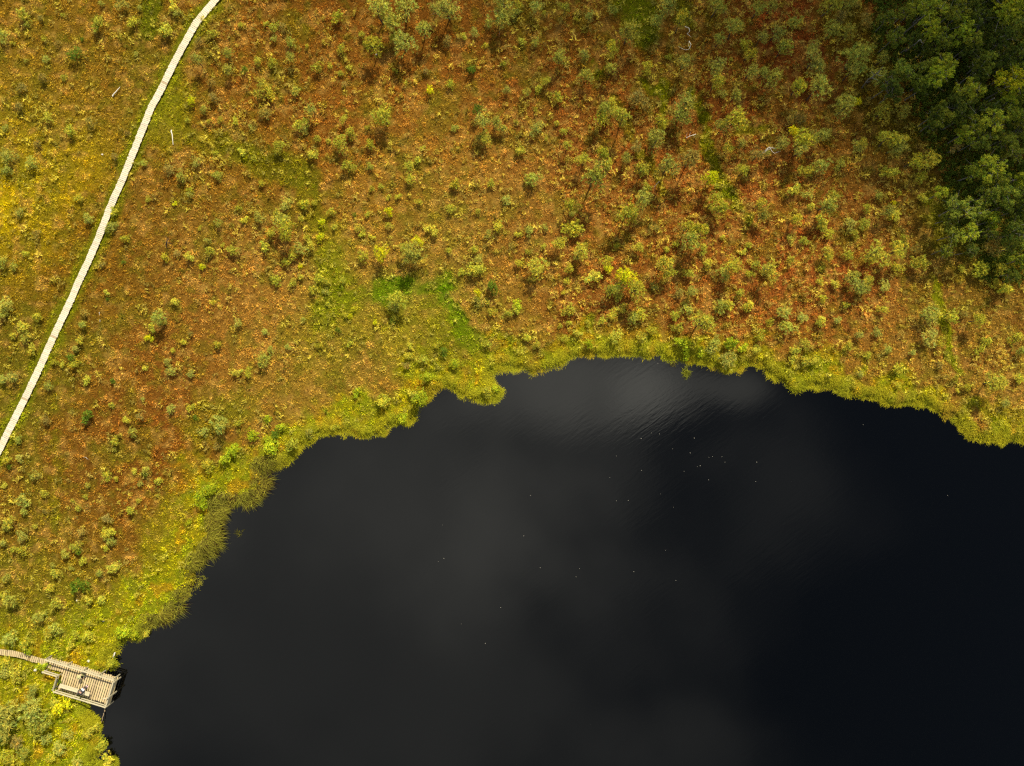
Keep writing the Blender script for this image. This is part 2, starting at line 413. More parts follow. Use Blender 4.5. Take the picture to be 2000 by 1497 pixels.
# ------------------------------------------------------------------ low plant cover (uncountable)
def blades(base, n, L, w, up, col, jit=.25, lean=None, colvar=.3):
    """n single-triangle leaves per base point"""
    N = len(base); b = np.repeat(base, n, 0); M = N * n
    az = RNG.uniform(0, 2 * np.pi, M); el = np.radians(RNG.uniform(up[0], up[1], M))
    d = np.stack([np.cos(az) * np.cos(el), np.sin(az) * np.cos(el), np.sin(el)], -1)
    if lean is not None: d += np.repeat(lean, n, 0); d /= np.linalg.norm(d, axis=1)[:, None]
    Ls = np.repeat(np.broadcast_to(L, (N,)), n) * RNG.uniform(.6, 1.25, M)
    ws = np.repeat(np.broadcast_to(w, (N,)), n) * RNG.uniform(.7, 1.3, M)
    pr = RNG.normal(size=(M, 3)); sd = np.cross(d, pr); sd /= np.linalg.norm(sd, axis=1)[:, None] + 1e-9
    o = RNG.normal(size=(M, 3)) * np.array([jit, jit, jit * .25])
    b = b + o
    v = np.stack([b - sd * ws[:, None] / 2, b + sd * ws[:, None] / 2, b + d * Ls[:, None]], 1).reshape(-1, 3)
    c = np.repeat(col, n, 0) * (1 + colvar * RNG.uniform(-1, 1, (M, 1)))
    c = np.repeat(np.clip(c, 0, .9), 3, 0)
    return v, c


def scatter(n, x0=-57, x1=57, y0=-44, y1=44, dmin=.05):
    x = RNG.uniform(x0, x1, n); y = RNG.uniform(y0, y1, n)
    s = samp(SDG, x, y); k = s > dmin
    return x[k], y[k], s[k]


def off_walk(x, y, m=9):
    px = 1000 + x * PPM; py = 748.5 - y * PPM
    db = np.full(x.shape, 1e9)
    for (x1, y1), (x2, y2) in zip(BW[:-1], BW[1:]):
        db = np.minimum(db, capsule(px, py, x1, y1, x2, y2))
    for (x1, y1), (x2, y2) in zip(BW2[:-1], BW2[1:]):
        db = np.minimum(db, capsule(px, py, x1, y1, x2, y2))
    u = .957 * (px - 95.4) + .29 * (py - 1284.5); v = -.29 * (px - 95.4) + .957 * (py - 1284.5)
    on = ((u > -3) & (u < 34) & (v > -3) & (v < 23)) | ((u > 31) & (u < 142) & (v > -3) & (v < 57))
    return (db > m) & ~on


BW2 = [(-40, 1268), (0, 1273.7), (27, 1277), (44.6, 1281), (62.4, 1287), (78.5, 1291.5), (93, 1294.5)]

# moss and heather carpet
x, y, s = scatter(210000)
k = off_walk(x, y); x, y, s = x[k], y[k], s[k]
z = samp(GZ, x, y); c = cover_colour(x, y, s)
px_ = 1000 + x * PPM; n1 = fbm(x * 1.6, y * 1.6, 81, 3)
n3 = fbm(x * 3.6, y * 3.6, 87, 2)
c *= ((.60 + .80 * n1) * (.56 + 1.0 * sstep(.22, .78, n3)))[:, None] * RNG.uniform(.70, 1.30, (len(x), 1))
pale = RNG.random(len(x)) < .12 + .06 * (px_ > 1000)
c[pale] = c[pale] * .5 + lin((184, 156, 72)) * .5
redk = RNG.random(len(x)) < .035
c[redk] = c[redk] * .5 + lin((150, 66, 30)) * .5
dk = RNG.random(len(x)) < .18
c[dk] *= .5
lift = .07 * sstep(.4, .65, n1) + .16 * sstep(.35, .7, n3)
v, cc = blades(np.stack([x, y, z - .02 + lift * RNG.uniform(.5, 1, len(x))], -1), 6, .17, .046, (5, 62), c, .10, None, .25)
# loose sedge and cotton-grass tufts standing in it
x, y, s = scatter(62000, dmin=.2)
n1 = fbm(x * .7, y * .7, 83, 3)
k = off_walk(x, y) & (RNG.random(len(x)) < .25 + 1.0 * sstep(.42, .62, n1)); x, y, s = x[k], y[k], s[k]
z = samp(GZ, x, y); c = cover_colour(x, y, s); t = RNG.random(len(x))[:, None]
c = np.where(t < .42, c * .45 + lin((176, 148, 60)) * .55, np.where(t < .72, c * .45 + lin((158, 146, 34)) * .55, np.where(t < .86, c * .45, c * 1.15))) * RNG.uniform(.7, 1.3, (len(x), 1))
v2, cc2 = blades(np.stack([x, y, z], -1), 9, .25, .026, (12, 70), c, .05, np.array([[.12, -.10, 0]]).repeat(len(x), 0), .25)
v = np.concatenate([v, v2]); cc = np.concatenate([cc, cc2])
tag(link('heather_carpet', new_mesh('heather_carpet', v, np.arange(len(v)).reshape(-1, 3), M_COVER, cc)),
    'low carpet of heather, moss and straw-coloured sedge', None, None, 'stuff')

# sedge hanging over the lake rim
def arching(base, out, n, L, w, col, spread=.8, rise=.55):
    N = len(base); M = N * n
    b = np.repeat(base, n, 0) + RNG.normal(size=(M, 3)) * np.array([.12, .12, .02]); o = np.repeat(out, n, 0)
    a = RNG.normal(size=M) * spread; ca, sa = np.cos(a), np.sin(a)
    o = np.stack([o[:, 0] * ca - o[:, 1] * sa, o[:, 0] * sa + o[:, 1] * ca], -1)
    Ls = np.repeat(np.broadcast_to(L, (N,)), n) * RNG.uniform(.5, 1.2, M); r = rise * RNG.uniform(.5, 1.3, M)
    ws = (np.repeat(np.broadcast_to(w, (N,)), n) * RNG.uniform(.7, 1.3, M))[:, None]
    perp = np.stack([-o[:, 1], o[:, 0], np.zeros(M)], -1)
    oz = np.concatenate([o, np.zeros((M, 1))], 1)
    p1 = b + oz * (Ls * .45)[:, None] + np.array([0, 0, 1]) * (Ls * r * .75)[:, None]
    bend = perp * (RNG.normal(size=M) * .12 * Ls)[:, None]
    p2 = b + oz * Ls[:, None] + bend + np.array([0, 0, 1]) * (Ls * r * .35)[:, None]
    p2[:, 2] = np.maximum(p2[:, 2], WZ + .015); p1[:, 2] = np.maximum(p1[:, 2], WZ + .03)
    v = np.stack([b - perp * ws / 2, b + perp * ws / 2, p1 - perp * ws / 2, p1 + perp * ws / 2, p2], 1).reshape(-1, 3)
    i = np.arange(M)[:, None] * 5
    f = np.concatenate([i + [0, 1, 3], i + [0, 3, 2], i + [2, 3, 4]], 0)
    c = np.repeat(np.repeat(col, n, 0) * (1 + .3 * RNG.uniform(-1, 1, (M, 1))), 5, 0)
    return v, f, c


x, y, s = scatter(1500000, -44, 57, -44, 6, -.40)
k = (s < .75) & off_walk(x, y, 14)
k &= RNG.random(len(x)) < .50 * (1 - .55 * (sstep(250, 300, 1000 + x * PPM) * (1 - sstep(515, 560, 1000 + x * PPM)))) * (.35 + 1.3 * sstep(.38, .58, fbm(x * .9, y * .9, 103)))
x, y, s = x[k], y[k], s[k]
e = .12
ox = -(samp(SD0, x + e, y) - samp(SD0, x - e, y)); oy = -(samp(SD0, x, y + e) - samp(SD0, x, y - e))
ol = np.hypot(ox, oy) + 1e-6; out = np.stack([ox / ol, oy / ol], -1)
px = 1000 + x * PPM; py = 748.5 - y * PPM
long_ = sstep(250, 300, px) * (1 - sstep(515, 560, px))
out = out + long_[:, None] * np.array([.35, -.45]); out /= np.linalg.norm(out, axis=1)[:, None]
patch = fbm(x * .35, y * .35, 101)
Lb = .20 + .24 * patch + long_ * .80 * sstep(.40, .62, patch)
cs = cover_colour(x, y, s) * .5 + lin((156, 150, 42)) * .5
cs = cs * (1 - .62 * long_[:, None]) + lin((128, 122, 52)) * .62 * long_[:, None]
dk = (RNG.random(len(x)) < .25 * long_)
cs[dk] = lin((70, 52, 30))
cs *= RNG.uniform(.75, 1.3, (len(x), 1))
zz = np.maximum(samp(GZ, x, y), WZ - .1)
v, f, cc = arching(np.stack([x, y, zz], -1), out, 7, Lb, .027, cs, .7, .6)
tag(link('sedge_fringe', new_mesh('sedge_fringe', v, f, M_SEDGE, cc)), 'yellow-green sedge drooping over the edge of the dark lake', None, None, 'stuff')


def sedge_tuft(px, py, r, n, label, col=(126, 128, 40)):
    p = W(px, py, WZ)
    b = np.repeat(np.array([[0, 0, -.1]]), 14, 0) + RNG.normal(size=(14, 3)) * np.array([r * .16, r * .16, 0])
    a = RNG.uniform(0, 6.28, 14); o = np.stack([np.cos(a), np.sin(a)], -1)
    v, f, c = arching(b, o, n, r, .03, np.repeat(lin(col)[None] * .9, 14, 0), 1.2, .8)
    v[:, 2] = np.maximum(v[:, 2], .012 - .12)
    tag(link('sedge_tuft', new_mesh('sedge_tuft', v, f, M_SEDGE, c), None, p), label, 'sedge tuft', 'sedge tufts standing in the lake')


sedge_tuft(1341, 729, .52, 10, 'yellow-green sedge tuft standing alone in dark water just off the top shore')
sedge_tuft(1314, 711, .30, 5, 'tiny dim sedge tuft at the water edge left of the lone tuft', (92, 84, 40))
sedge_tuft(468, 1041, .42, 3, 'sparse dark sedge tuft standing in water off the long drooping left shore', (96, 92, 36))

# ------------------------------------------------------------------ plants
def rand_dirs(n, zlo=-1.0):
    z = RNG.uniform(zlo, 1, n); a = RNG.uniform(0, 2 * np.pi, n); r = np.sqrt(np.maximum(0, 1 - z * z))
    return np.stack([r * np.cos(a), r * np.sin(a), z], -1)


def crown_mesh(name, seed, tufts, nb, L, w, flat=.75, lobes=6, style='needle', zlo=-.35, spread=.62, lrad=(.28, .52)):
    """leaf or needle clumps through an irregular, lobed crown of about unit radius, centred on the origin"""
    global RNG
    keep = RNG; RNG = np.random.default_rng(seed)
    lc = rand_dirs(lobes, -.3) * RNG.uniform(.30, spread, (lobes, 1)); lc[:, 2] *= flat
    lr = RNG.uniform(*lrad, lobes); lc[0] = (0, 0, .15); lr[0] = lrad[1] * .96
    li = RNG.choice(lobes, tufts, p=(lr ** 2) / (lr ** 2).sum())
    d = rand_dirs(tufts, zlo)
    rr = lr[li] * RNG.uniform(.55, 1.08, tufts)
    p = lc[li] + d * rr[:, None] * np.array([1, 1, flat])
    nrm = p * .6 + d; nrm /= np.linalg.norm(nrm, axis=1)[:, None]
    tint = RNG.uniform(.62, 1.25, tufts)[:, None] * np.ones((1, 3)) * (1 + .16 * RNG.normal(size=(tufts, 1)) * np.array([[1.0, .25, -.3]]))
    gy = RNG.random(tufts) < .28; tint[gy] *= np.array([.76, .82, 1.0])
    M = tufts * nb
    b = np.repeat(p, nb, 0); o = np.repeat(nrm, nb, 0)
    if style == 'needle':
        dr = o * .45 + rand_dirs(M) * .9 + np.array([0, 0, .15]); dr /= np.linalg.norm(dr, axis=1)[:, None]
        Ls = (L * RNG.uniform(.6, 1.3, M))[:, None]; ws = (w * RNG.uniform(.7, 1.3, M))[:, None]
        sd = np.cross(dr, o + rand_dirs(M) * .75); sd /= np.linalg.norm(sd, axis=1)[:, None] + 1e-9
        v = np.stack([b - sd * ws / 2, b + sd * ws / 2, b + dr * Ls], 1).reshape(-1, 3)
        f = np.arange(len(v)).reshape(-1, 3); c = np.repeat(np.repeat(tint, nb, 0) * RNG.uniform(.8, 1.2, (M, 1)), 3, 0)
    else:
        b = b + RNG.normal(size=(M, 3)) * L * .9
        n_ = o * .55 + rand_dirs(M) * .8 + np.array([0, 0, .35]); n_ /= np.linalg.norm(n_, axis=1)[:, None]
        a1 = np.cross(n_, rand_dirs(M)); a1 /= np.linalg.norm(a1, axis=1)[:, None] + 1e-9; a2 = np.cross(n_, a1)
        Ls = (L * RNG.uniform(.55, 1.2, M))[:, None]; ws = Ls * w
        v = np.stack([b - a1 * Ls, b + a2 * ws, b + a1 * Ls, b - a2 * ws], 1).reshape(-1, 3)
        i = np.arange(M)[:, None] * 4
        f = np.concatenate([i + [0, 1, 2], i + [0, 2, 3]], 0); c = np.repeat(np.repeat(tint, nb, 0) * RNG.uniform(.85, 1.15, (M, 1)), 4, 0)
    RNG = keep
    return new_mesh(name, v, f, M_LEAF, np.clip(c, .1, 2)), lc


def trunk_mesh(name, seed, lc, base, mat, r0=.075, twigs=10):
    """tapered, slightly bent stem with limbs into the crown lobes; base = height of crown centre above ground, in crown radii"""
    rg = np.random.default_rng(seed + 500); mb = MB()
    bend = rg.normal(size=2) * .10
    def stem(t): return np.array([bend[0] * math.sin(t * 3), bend[1] * math.sin(t * 2.4), -base + t * (base + .45)])
    mb.tube([stem(t) for t in np.linspace(0, 1, 7)], [r0 * (1.15 - .95 * t) for t in np.linspace(0, 1, 7)], 7)
    for c in lc:
        t = min(.95, max(.35, (base + c[2] - .35) / (base + .45))); a = stem(t)
        m = (a + c) / 2 + np.array([0, 0, .06]) + rg.normal(size=3) * .05
        mb.tube([a, m, c], [r0 * .5, r0 * .36, r0 * .14], 5, .95)
        for k in range(max(1, twigs // len(lc))):
            e = c + rg.normal(size=3) * np.array([.30, .30, .20])
            mb.tube([m + (c - m) * .4, (m + e) / 2 + rg.normal(size=3) * .04, e], [r0 * .22, r0 * .16, r0 * .07], 4, (1.5, 1.4, 1.3))
    return mb.mesh(name, mat)


PINES = []        # (crown mesh, trunk mesh, base)
for i in range(10):
    base = (1.35, 1.9)[i % 2]
    cm, lc = crown_mesh('pine_crown', 100 + i, 230, 12, .17, .034, 1.05, 7 + i % 4, 'needle', -.4, .78)
    PINES.append((cm, trunk_mesh('pine_trunk', 100 + i, lc, base, M_BARK, .06, 14), base))
LITTLE = []       # low needle bushes
for i in range(10):
    cm, lc = crown_mesh('young_pine', 200 + i, 130, 11, .21, .044, 1.1, 6 + i % 4, 'needle', -.2, .78)
    LITTLE.append(cm)
SHRUBS = []
for i in range(12):
    if i % 3 < 2: cm, lc = crown_mesh('leafy_shrub', 300 + i, 115, 12, .20, .056, 1.1, 6 + i % 4, 'needle', -.15, .80)
    else: cm, lc = crown_mesh('leafy_shrub', 300 + i, 100, 12, .08, .5, 1.1, 6 + i % 4, 'leaf', -.15, .80)
    SHRUBS.append(cm)
FOREST = []
for i in range(8):
    cm, lc = crown_mesh('forest_crown', 400 + i, 300, 17, .052, .55, 1.2, 16 + i % 4, 'leaf', -.5, 1.0, (.16, .36))
    FOREST.append((cm, trunk_mesh('forest_trunk', 400 + i, lc, 3.1, M_BIRCH, .055, 16), 3.1))

TONES = {'y': lin((178, 170, 54)), 'b': lin((200, 194, 30)), 'g': lin((168, 164, 66)), 'd': lin((104, 122, 34)), 'o': lin((158, 138, 62)),
         'f': lin((114, 120, 36)), 'F': lin((136, 142, 36)), 'Y': lin((144, 142, 26)), 'k': lin((80, 88, 28)), 'w': lin((158, 164, 34))}
TONEWORD = {'y': 'yellow-green', 'b': 'bright yellow-green', 'g': 'grey-green', 'd': 'dark green', 'o': 'olive-brown', 'f': 'mid-green', 'F': 'light green',
            'Y': 'golden-yellow', 'k': 'deep green', 'w': 'fresh green'}
# tile data: zoomed coordinates (x, y, radius, tone, kind); kind b = bush, P = pine on a trunk, F = forest tree
TILES = {}
TILES[(0, 0)] = """180 110 60 y b;210 200 30 g b;330 150 40 o b;490 120 22 y b;780 210 75 y b;40 300 60 g b;100 340 25 y b;340 310 30 y b;590 420 65 d b;640 310 22 d b;360 470 45 g b;210 480 22 g b;1065 430 28 g b;350 610 50 o b;500 610 30 y b;180 690 55 o b;450 340 35 o b;960 50 60 g b;1040 180 50 y b;1300 260 65 y b;1390 110 40 g b;1100 70 30 g b;1360 60 50 y b;170 840 50 o b;370 920 55 y b;50 1000 35 g b;570 1030 60 y b;710 960 60 o b;290 1110 45 o b;250 1270 60 g b;60 1220 70 g b;70 1330 60 g b;1000 1040 30 o b;900 1230 40 o b;1120 1280 40 g b;1330 1330 55 o b;1410 1380 60 g b;1490 1480 35 y b;1500 790 50 b b;1600 860 45 g b;1670 760 50 o b;1780 550 45 g P;1910 560 40 d b;1780 420 45 g P;1540 480 50 g P;1660 260 45 y b;1880 200 30 y b;1640 650 50 o b;1720 940 35 y b;1840 950 40 y b;1630 950 30 y b;1900 1190 45 y b;1680 1190 35 y b;1960 1000 30 g b;1540 1270 50 g b;1700 1370 50 g b;1980 1240 30 y b;1460 940 30 y b;800 40 30 g b;1560 330 40 o b"""
TILES[(500, 0)] = """650 150 55 y b;960 90 95 g P;1150 90 105 g P;1060 200 70 g P;1500 90 95 g P;1940 90 100 g P;1390 60 50 g P;1300 230 70 g P;830 280 35 y b;920 350 75 y P;1080 290 45 y P;1150 330 95 g P;470 520 60 y b;580 520 30 y b;270 450 40 g P;130 490 45 y b;20 480 40 y b;150 220 50 y b;80 190 25 y b;200 230 40 o b;270 330 50 g b;140 310 30 g b;400 370 25 y b;680 390 40 y b;730 530 28 y b;660 580 25 y b;1080 550 28 y b;1320 560 35 o b;1500 320 50 o b;1620 290 35 y b;1700 260 40 g b;1820 190 40 g b;1790 360 30 y b;1660 500 30 y b;1680 560 45 d b;1525 660 38 y b;1360 710 42 b b;1170 650 20 y b;690 660 28 o b;60 690 70 y b;130 740 50 y b;310 720 45 g b;430 850 50 g P;340 980 65 y b;370 1010 50 g b;75 890 55 o b;690 940 40 y P;740 1040 50 y b;1000 920 80 y P;870 1000 25 y b;670 1130 60 y P;880 1130 50 y b;480 1090 35 y b;570 1100 25 y b;180 1160 50 y P;440 1220 50 y b;720 1300 60 y b;890 1300 40 g b;1190 1300 40 y b;1270 1250 35 y b;1190 1400 50 y b;1300 1160 25 y b;1550 1000 35 g b;1740 860 40 d P;1770 960 70 g P;1880 950 40 g P;1800 1090 55 y P;1740 1080 40 g P;1910 1000 45 g P;1560 1450 50 y b;1840 1440 40 y b;40 1440 35 y b;970 1460 30 y b;910 1480 30 y b;1960 700 35 g P;1930 500 25 y b"""
TILES[(1000, 0)] = """50 60 50 y b;30 110 45 g b;190 60 55 g P;410 70 40 y P;250 100 22 y b;600 130 40 g P;500 150 22 y b;780 80 45 g b;1200 60 90 g P;1130 160 60 g P;1320 160 70 y P;1590 70 75 g P;1740 220 70 g P;1920 70 60 g P;900 270 90 g P;790 380 55 y P;770 440 35 y b;370 460 55 g P;580 590 55 g P;770 540 45 g P;1050 530 60 y b;1340 490 70 g P;1620 310 50 g P;1810 340 50 y b;1840 430 55 y P;1620 520 65 g P;1700 470 22 y b;1860 560 55 g P;1960 560 45 g P;1600 640 65 y P;1640 720 40 g b;1740 750 45 g P;260 640 40 y P;210 690 35 y b;110 720 40 g b;350 770 50 y b;80 330 35 y b;180 330 40 g b;560 430 55 g b;720 850 60 g P;790 830 50 y P;870 900 75 y P;690 930 50 y P;990 780 105 o b;1340 830 75 g P;1310 900 60 g P;1150 950 60 y P;1190 970 50 y b;1120 1100 80 g P;1750 920 85 y P;1640 1000 55 g P;1690 1160 50 y P;1780 1130 45 g P;1920 1210 55 o P;1990 1200 30 g b;220 960 40 g b;180 1030 50 g b;260 1080 25 y b;400 1020 35 y b;430 1150 45 y P;60 1190 40 y b;30 960 25 y b;350 960 25 y b;180 860 25 y b;560 1250 50 y P;700 1200 60 y P;760 1280 40 y b;880 1240 50 g P;960 1160 50 o b;1010 1330 55 y P;1220 1300 80 g P;1400 1240 80 o P;640 1380 105 g P;160 1390 70 g b;1560 1390 60 b P;1800 1340 45 y P;1580 1460 30 y b;1060 1470 50 y b;1220 450 30 y b;1950 300 50 g P"""
TILES[(1500, 0)] = """30 50 50 g P;470 60 80 y P;620 20 60 g P;60 260 60 g P;130 370 70 g P;360 470 85 g P;340 380 50 g P;700 450 110 g P;660 560 70 g P;760 400 60 g P;240 680 60 y P;40 620 70 g P;390 700 85 g P;600 840 90 g P;690 800 40 b P;890 880 60 y P;1060 860 60 g P;190 1040 45 b P;270 1090 80 y P;400 1070 60 g P;170 930 60 o b;240 920 50 o b;740 1110 45 y P;700 1150 50 g b;950 1090 85 y P;1000 1150 80 g P;1060 1090 45 y b;1250 1230 65 y P;1140 1260 55 y P;1180 1370 60 y b;930 1350 70 y b;400 1290 85 g b;560 1290 50 g b;880 1060 35 y b;100 1120 60 g P;260 1170 60 g P;300 1340 60 y b;770 790 35 o b;500 240 70 g P;620 260 60 g P;880 470 60 g P;830 600 70 g P;200 180 60 g P;560 140 60 o b;750 170 60 o b;
930 160 60 f F;980 300 70 f F;1050 120 50 f F;1130 80 60 f F;1270 60 90 F F;1440 100 85 f F;1270 230 90 F F;1500 240 80 F F;1330 330 75 f F;1240 390 60 k F;1400 500 80 F F;1330 600 90 F F;1200 520 70 f F;1050 540 80 f F;1230 620 75 f F;930 670 75 k F;980 720 70 k F;1540 720 90 F F;1630 720 70 f F;1600 340 85 f F;1700 480 80 f F;1560 400 70 k F;1650 560 90 k F;1880 660 100 Y F;1850 770 80 F F;1950 760 70 f F;1460 830 95 k F;1380 900 80 f F;1300 910 70 k F;1290 970 60 f F;1750 970 100 F F;1600 1000 85 f F;1530 1050 70 F F;1640 1100 75 f F;1480 1150 50 o F;1850 920 70 k F;1930 900 90 f F;1970 990 70 f F;1850 1090 80 f F;1900 1200 75 f F;1740 1310 90 F F;1640 1340 80 f F;1800 1420 75 f F;1940 1400 85 F F;1850 60 120 F F;1960 40 90 F F;1780 140 85 f F;1700 60 95 k F;1900 230 90 f F;1970 150 85 f F;1820 330 95 k F;1950 450 95 f F;1740 200 85 k F;1620 150 85 k F;1590 40 85 k F;1900 560 80 f F;1980 620 60 f F;1840 470 80 k F;1720 820 80 k F;1500 930 80 k F;1180 700 70 k F;1130 330 60 k F"""
TILES[(1500, 350)] = """330 210 35 y b;450 210 80 g P;210 310 45 y P;170 470 40 g b;270 480 40 y b;430 350 60 y b;470 420 45 y b;640 360 60 g b;670 430 40 y b;740 350 50 y b;920 260 50 g P;970 300 55 y b;470 580 60 y P;620 600 50 y b;850 560 80 y P;800 620 50 y b;1010 570 75 y P;990 690 50 y b;1170 680 85 y b;1150 560 45 o b;20 700 70 y P;170 620 40 y b;390 800 45 y b;410 690 35 y b;520 820 40 y b;640 760 60 g P;770 800 55 y P;720 830 70 g P;900 840 50 g b;1050 450 35 y b;110 1040 70 g b;20 1120 40 y b;150 1150 70 g b;270 1080 50 g b;400 1100 50 y b;540 1100 40 g b;430 930 40 y b;600 990 40 y b;890 1020 50 y b;1250 1060 70 g P;1310 1050 35 y b;1430 1080 60 y b;1640 1100 60 y P;1530 1050 40 o b;1250 1230 70 g b;1330 1280 50 y b;840 1200 40 g b;710 1220 40 g b;920 1330 40 g b;280 1290 50 y b;210 1350 50 y b;290 1430 50 y b;360 1420 45 y b;180 1400 40 y b;1930 1230 60 y b;1980 1340 50 g b;1740 520 80 o b;1640 700 80 y b;1760 810 45 y b;1500 690 40 y b;980 190 25 b b;1020 110 25 y b;850 130 40 g b;760 230 45 y b;1200 150 40 y b;300 130 50 g b;200 100 60 y b;510 120 60 y b;1800 700 60 y b;1850 850 60 y b;
1360 110 60 F F;1480 230 95 f F;1400 310 75 f F;1550 420 85 F F;1430 440 75 f F;1600 260 90 f F;1760 320 80 F F;1850 90 95 f F;1950 60 80 f F;1700 120 80 f F;1940 640 70 F F;1900 740 65 k F;1880 540 60 f F;1930 420 90 k F;1700 420 70 k F;1950 250 90 k F;1840 230 80 k F;1560 560 60 k F;1960 540 60 f F;1370 560 45 f F"""
TILES[(1500, 650)] = """1000 270 50 y b;1010 410 35 y b;1780 400 80 y P;1830 550 50 g b;1460 350 35 y b;1470 450 22 y b;720 320 30 g b;1950 350 50 y b;620 120 40 y b;780 180 35 y b;1120 160 40 g b;1330 260 35 o b;1650 130 45 y b;1700 60 40 y b;1550 420 40 y b"""
TILES[(0, 375)] = """160 160 40 g b;620 50 45 y b;690 210 60 g b;900 160 50 y b;980 360 45 y b;860 280 50 g b;910 260 35 g b;1150 60 30 y b;1370 100 25 b b;1480 30 40 g b;1290 510 45 y b;1480 510 55 y b;1390 480 40 o b;1640 470 45 y b;1580 590 30 b b;1620 380 35 g b;1810 470 60 y b;1710 250 50 g b;1860 130 35 y b;1910 230 40 y b;1560 290 25 y b;1740 420 25 y b;970 545 25 d b;210 480 35 y b;300 330 40 o b;30 560 60 g b;100 590 45 g b;60 880 70 g b;30 960 60 g b;200 1050 60 y b;110 1130 40 y b;210 1130 55 g b;300 970 45 y b;660 940 45 o b;660 1040 50 g b;620 1160 50 y b;600 1220 40 g b;590 1350 50 y b;560 1290 40 d b;1240 980 60 g P;1270 1020 50 g b;1180 1060 45 y b;1160 1140 40 b b;830 790 30 y b;835 840 22 d b;1360 860 40 y b;1430 1170 35 y b;1490 1110 30 o b;1860 1030 40 g b;1660 860 30 y b;1310 1330 45 g b;1330 1400 50 g b;1490 1420 45 g b;1850 1420 50 y b;1940 1420 45 y b;1700 1200 45 y b;1360 1240 30 y b;260 1230 50 y b;100 1430 60 g b;30 1450 50 g b;430 1330 35 y b;490 1350 30 y b;680 1470 45 y b;880 1470 30 d b;1130 1380 30 y b;800 570 35 o b"""
TILES[(500, 375)] = """30 200 50 g b;200 230 75 g P;230 290 80 y P;120 330 50 y b;80 430 50 y b;280 490 50 y b;350 440 60 g b;430 420 50 y b;240 560 45 y b;350 580 25 b b;380 110 50 y b;460 90 30 y b;590 150 40 y b;520 245 35 b b;620 280 30 y b;510 360 40 b b;400 360 30 y b;240 100 55 g b;170 170 40 y b;350 210 25 y b;160 690 45 y b;280 710 40 y b;360 670 30 y b;490 680 40 y b;550 710 35 y b;440 760 45 y b;540 780 30 g b;680 700 35 y b;870 180 30 y b;770 180 25 d b;1045 150 45 b b;1035 265 35 y b;800 290 40 y b;830 330 30 y b;900 360 30 y b;840 500 50 y b;980 490 65 b P;1260 395 48 b P;1180 430 55 y P;1230 490 85 g P;1360 290 45 y b;1400 330 40 y b;1520 140 40 y b;1730 150 30 y b;1890 280 55 y b;1810 330 40 g b;1700 460 40 y b;1510 460 30 y b;1710 610 75 y b;1730 530 40 g b;1600 620 40 y b;1840 740 62 d b;1740 800 45 b b;1730 860 45 g b;1840 940 40 y b;1810 860 25 y b;1100 840 80 y P;1070 890 60 g b;1080 990 35 y b;1060 1020 30 d b;740 975 28 b b;930 1020 28 b b;640 1080 32 d b;730 1180 30 y b;500 1200 35 y b;370 1000 30 g b;250 1210 30 g b;60 1320 65 g b;120 1230 35 g b;80 1090 35 g b;1190 1280 45 y b;1200 1200 30 y b;1170 1360 40 o b;1410 1200 35 y b;1470 1250 40 d b;1300 1320 50 y b;1560 1330 50 w b;1800 1200 40 y b;1340 1440 60 w b;560 870 25 y b;700 960 30 y b;1970 960 40 y b;1110 40 30 y b;1030 40 25 y b;1270 90 35 y b;1960 70 40 g b"""
TILES[(1000, 375)] = """470 110 55 y P;470 170 30 g b;1010 60 75 g P;890 180 90 y P;1360 280 60 y P;1450 310 80 y P;1380 370 80 g P;1280 410 30 y b;1195 450 28 y b;1490 440 40 y b;1110 280 45 o b;980 440 42 y P;40 340 30 y b;140 310 45 g b;260 280 35 g b;370 390 50 y P;470 280 80 y b;520 320 60 y b;540 460 65 y P;500 500 50 g b;240 420 30 y b;120 470 30 y b;820 430 30 y b;190 590 75 y P;50 560 45 y b;450 600 40 y P;430 700 30 y b;740 540 50 y P;750 600 40 b b;640 650 70 y b;880 670 80 b P;960 760 80 y P;770 770 55 y P;850 730 70 g P;820 820 40 y b;1190 560 70 y P;1240 640 50 y P;1380 640 50 y b;1520 560 45 y b;1100 740 35 g b;1290 790 50 o b;1400 770 45 g P;1720 580 75 y P;1650 640 60 g b;1890 560 45 y b;1840 640 40 y b;1980 600 40 g P;1600 120 75 y P;1580 40 50 y P;1930 100 55 y P;1950 190 50 g P;1850 420 30 y b;1800 480 35 y b;1770 790 50 y b;1690 890 55 y b;1630 900 60 g b;1840 880 50 y b;1370 910 50 g b;1260 960 50 y b;990 950 60 y b;950 980 60 g b;780 960 50 y b;860 920 40 y b;440 920 60 y b;400 790 25 y b;40 880 50 w b;30 920 40 y b;1480 1040 85 y P;1520 1000 45 y b;1290 1060 55 y b;1080 1090 50 y b;1000 1150 55 y b;800 1130 60 y b;610 1180 50 w b;450 1020 25 y b;380 1050 25 y b;590 1020 30 y b;190 1190 40 y b;110 1140 40 y b;410 1140 35 y b;500 1110 40 y b;1330 1180 65 w b;1570 1170 55 g b;1560 1230 50 g b;1700 1170 65 w b;1690 1300 80 g b;1800 1230 50 w b;1930 1130 50 y b;1640 350 25 y b;700 1000 40 y b;1360 1250 50 w b;1480 1260 40 w b;1900 1240 45 y b"""
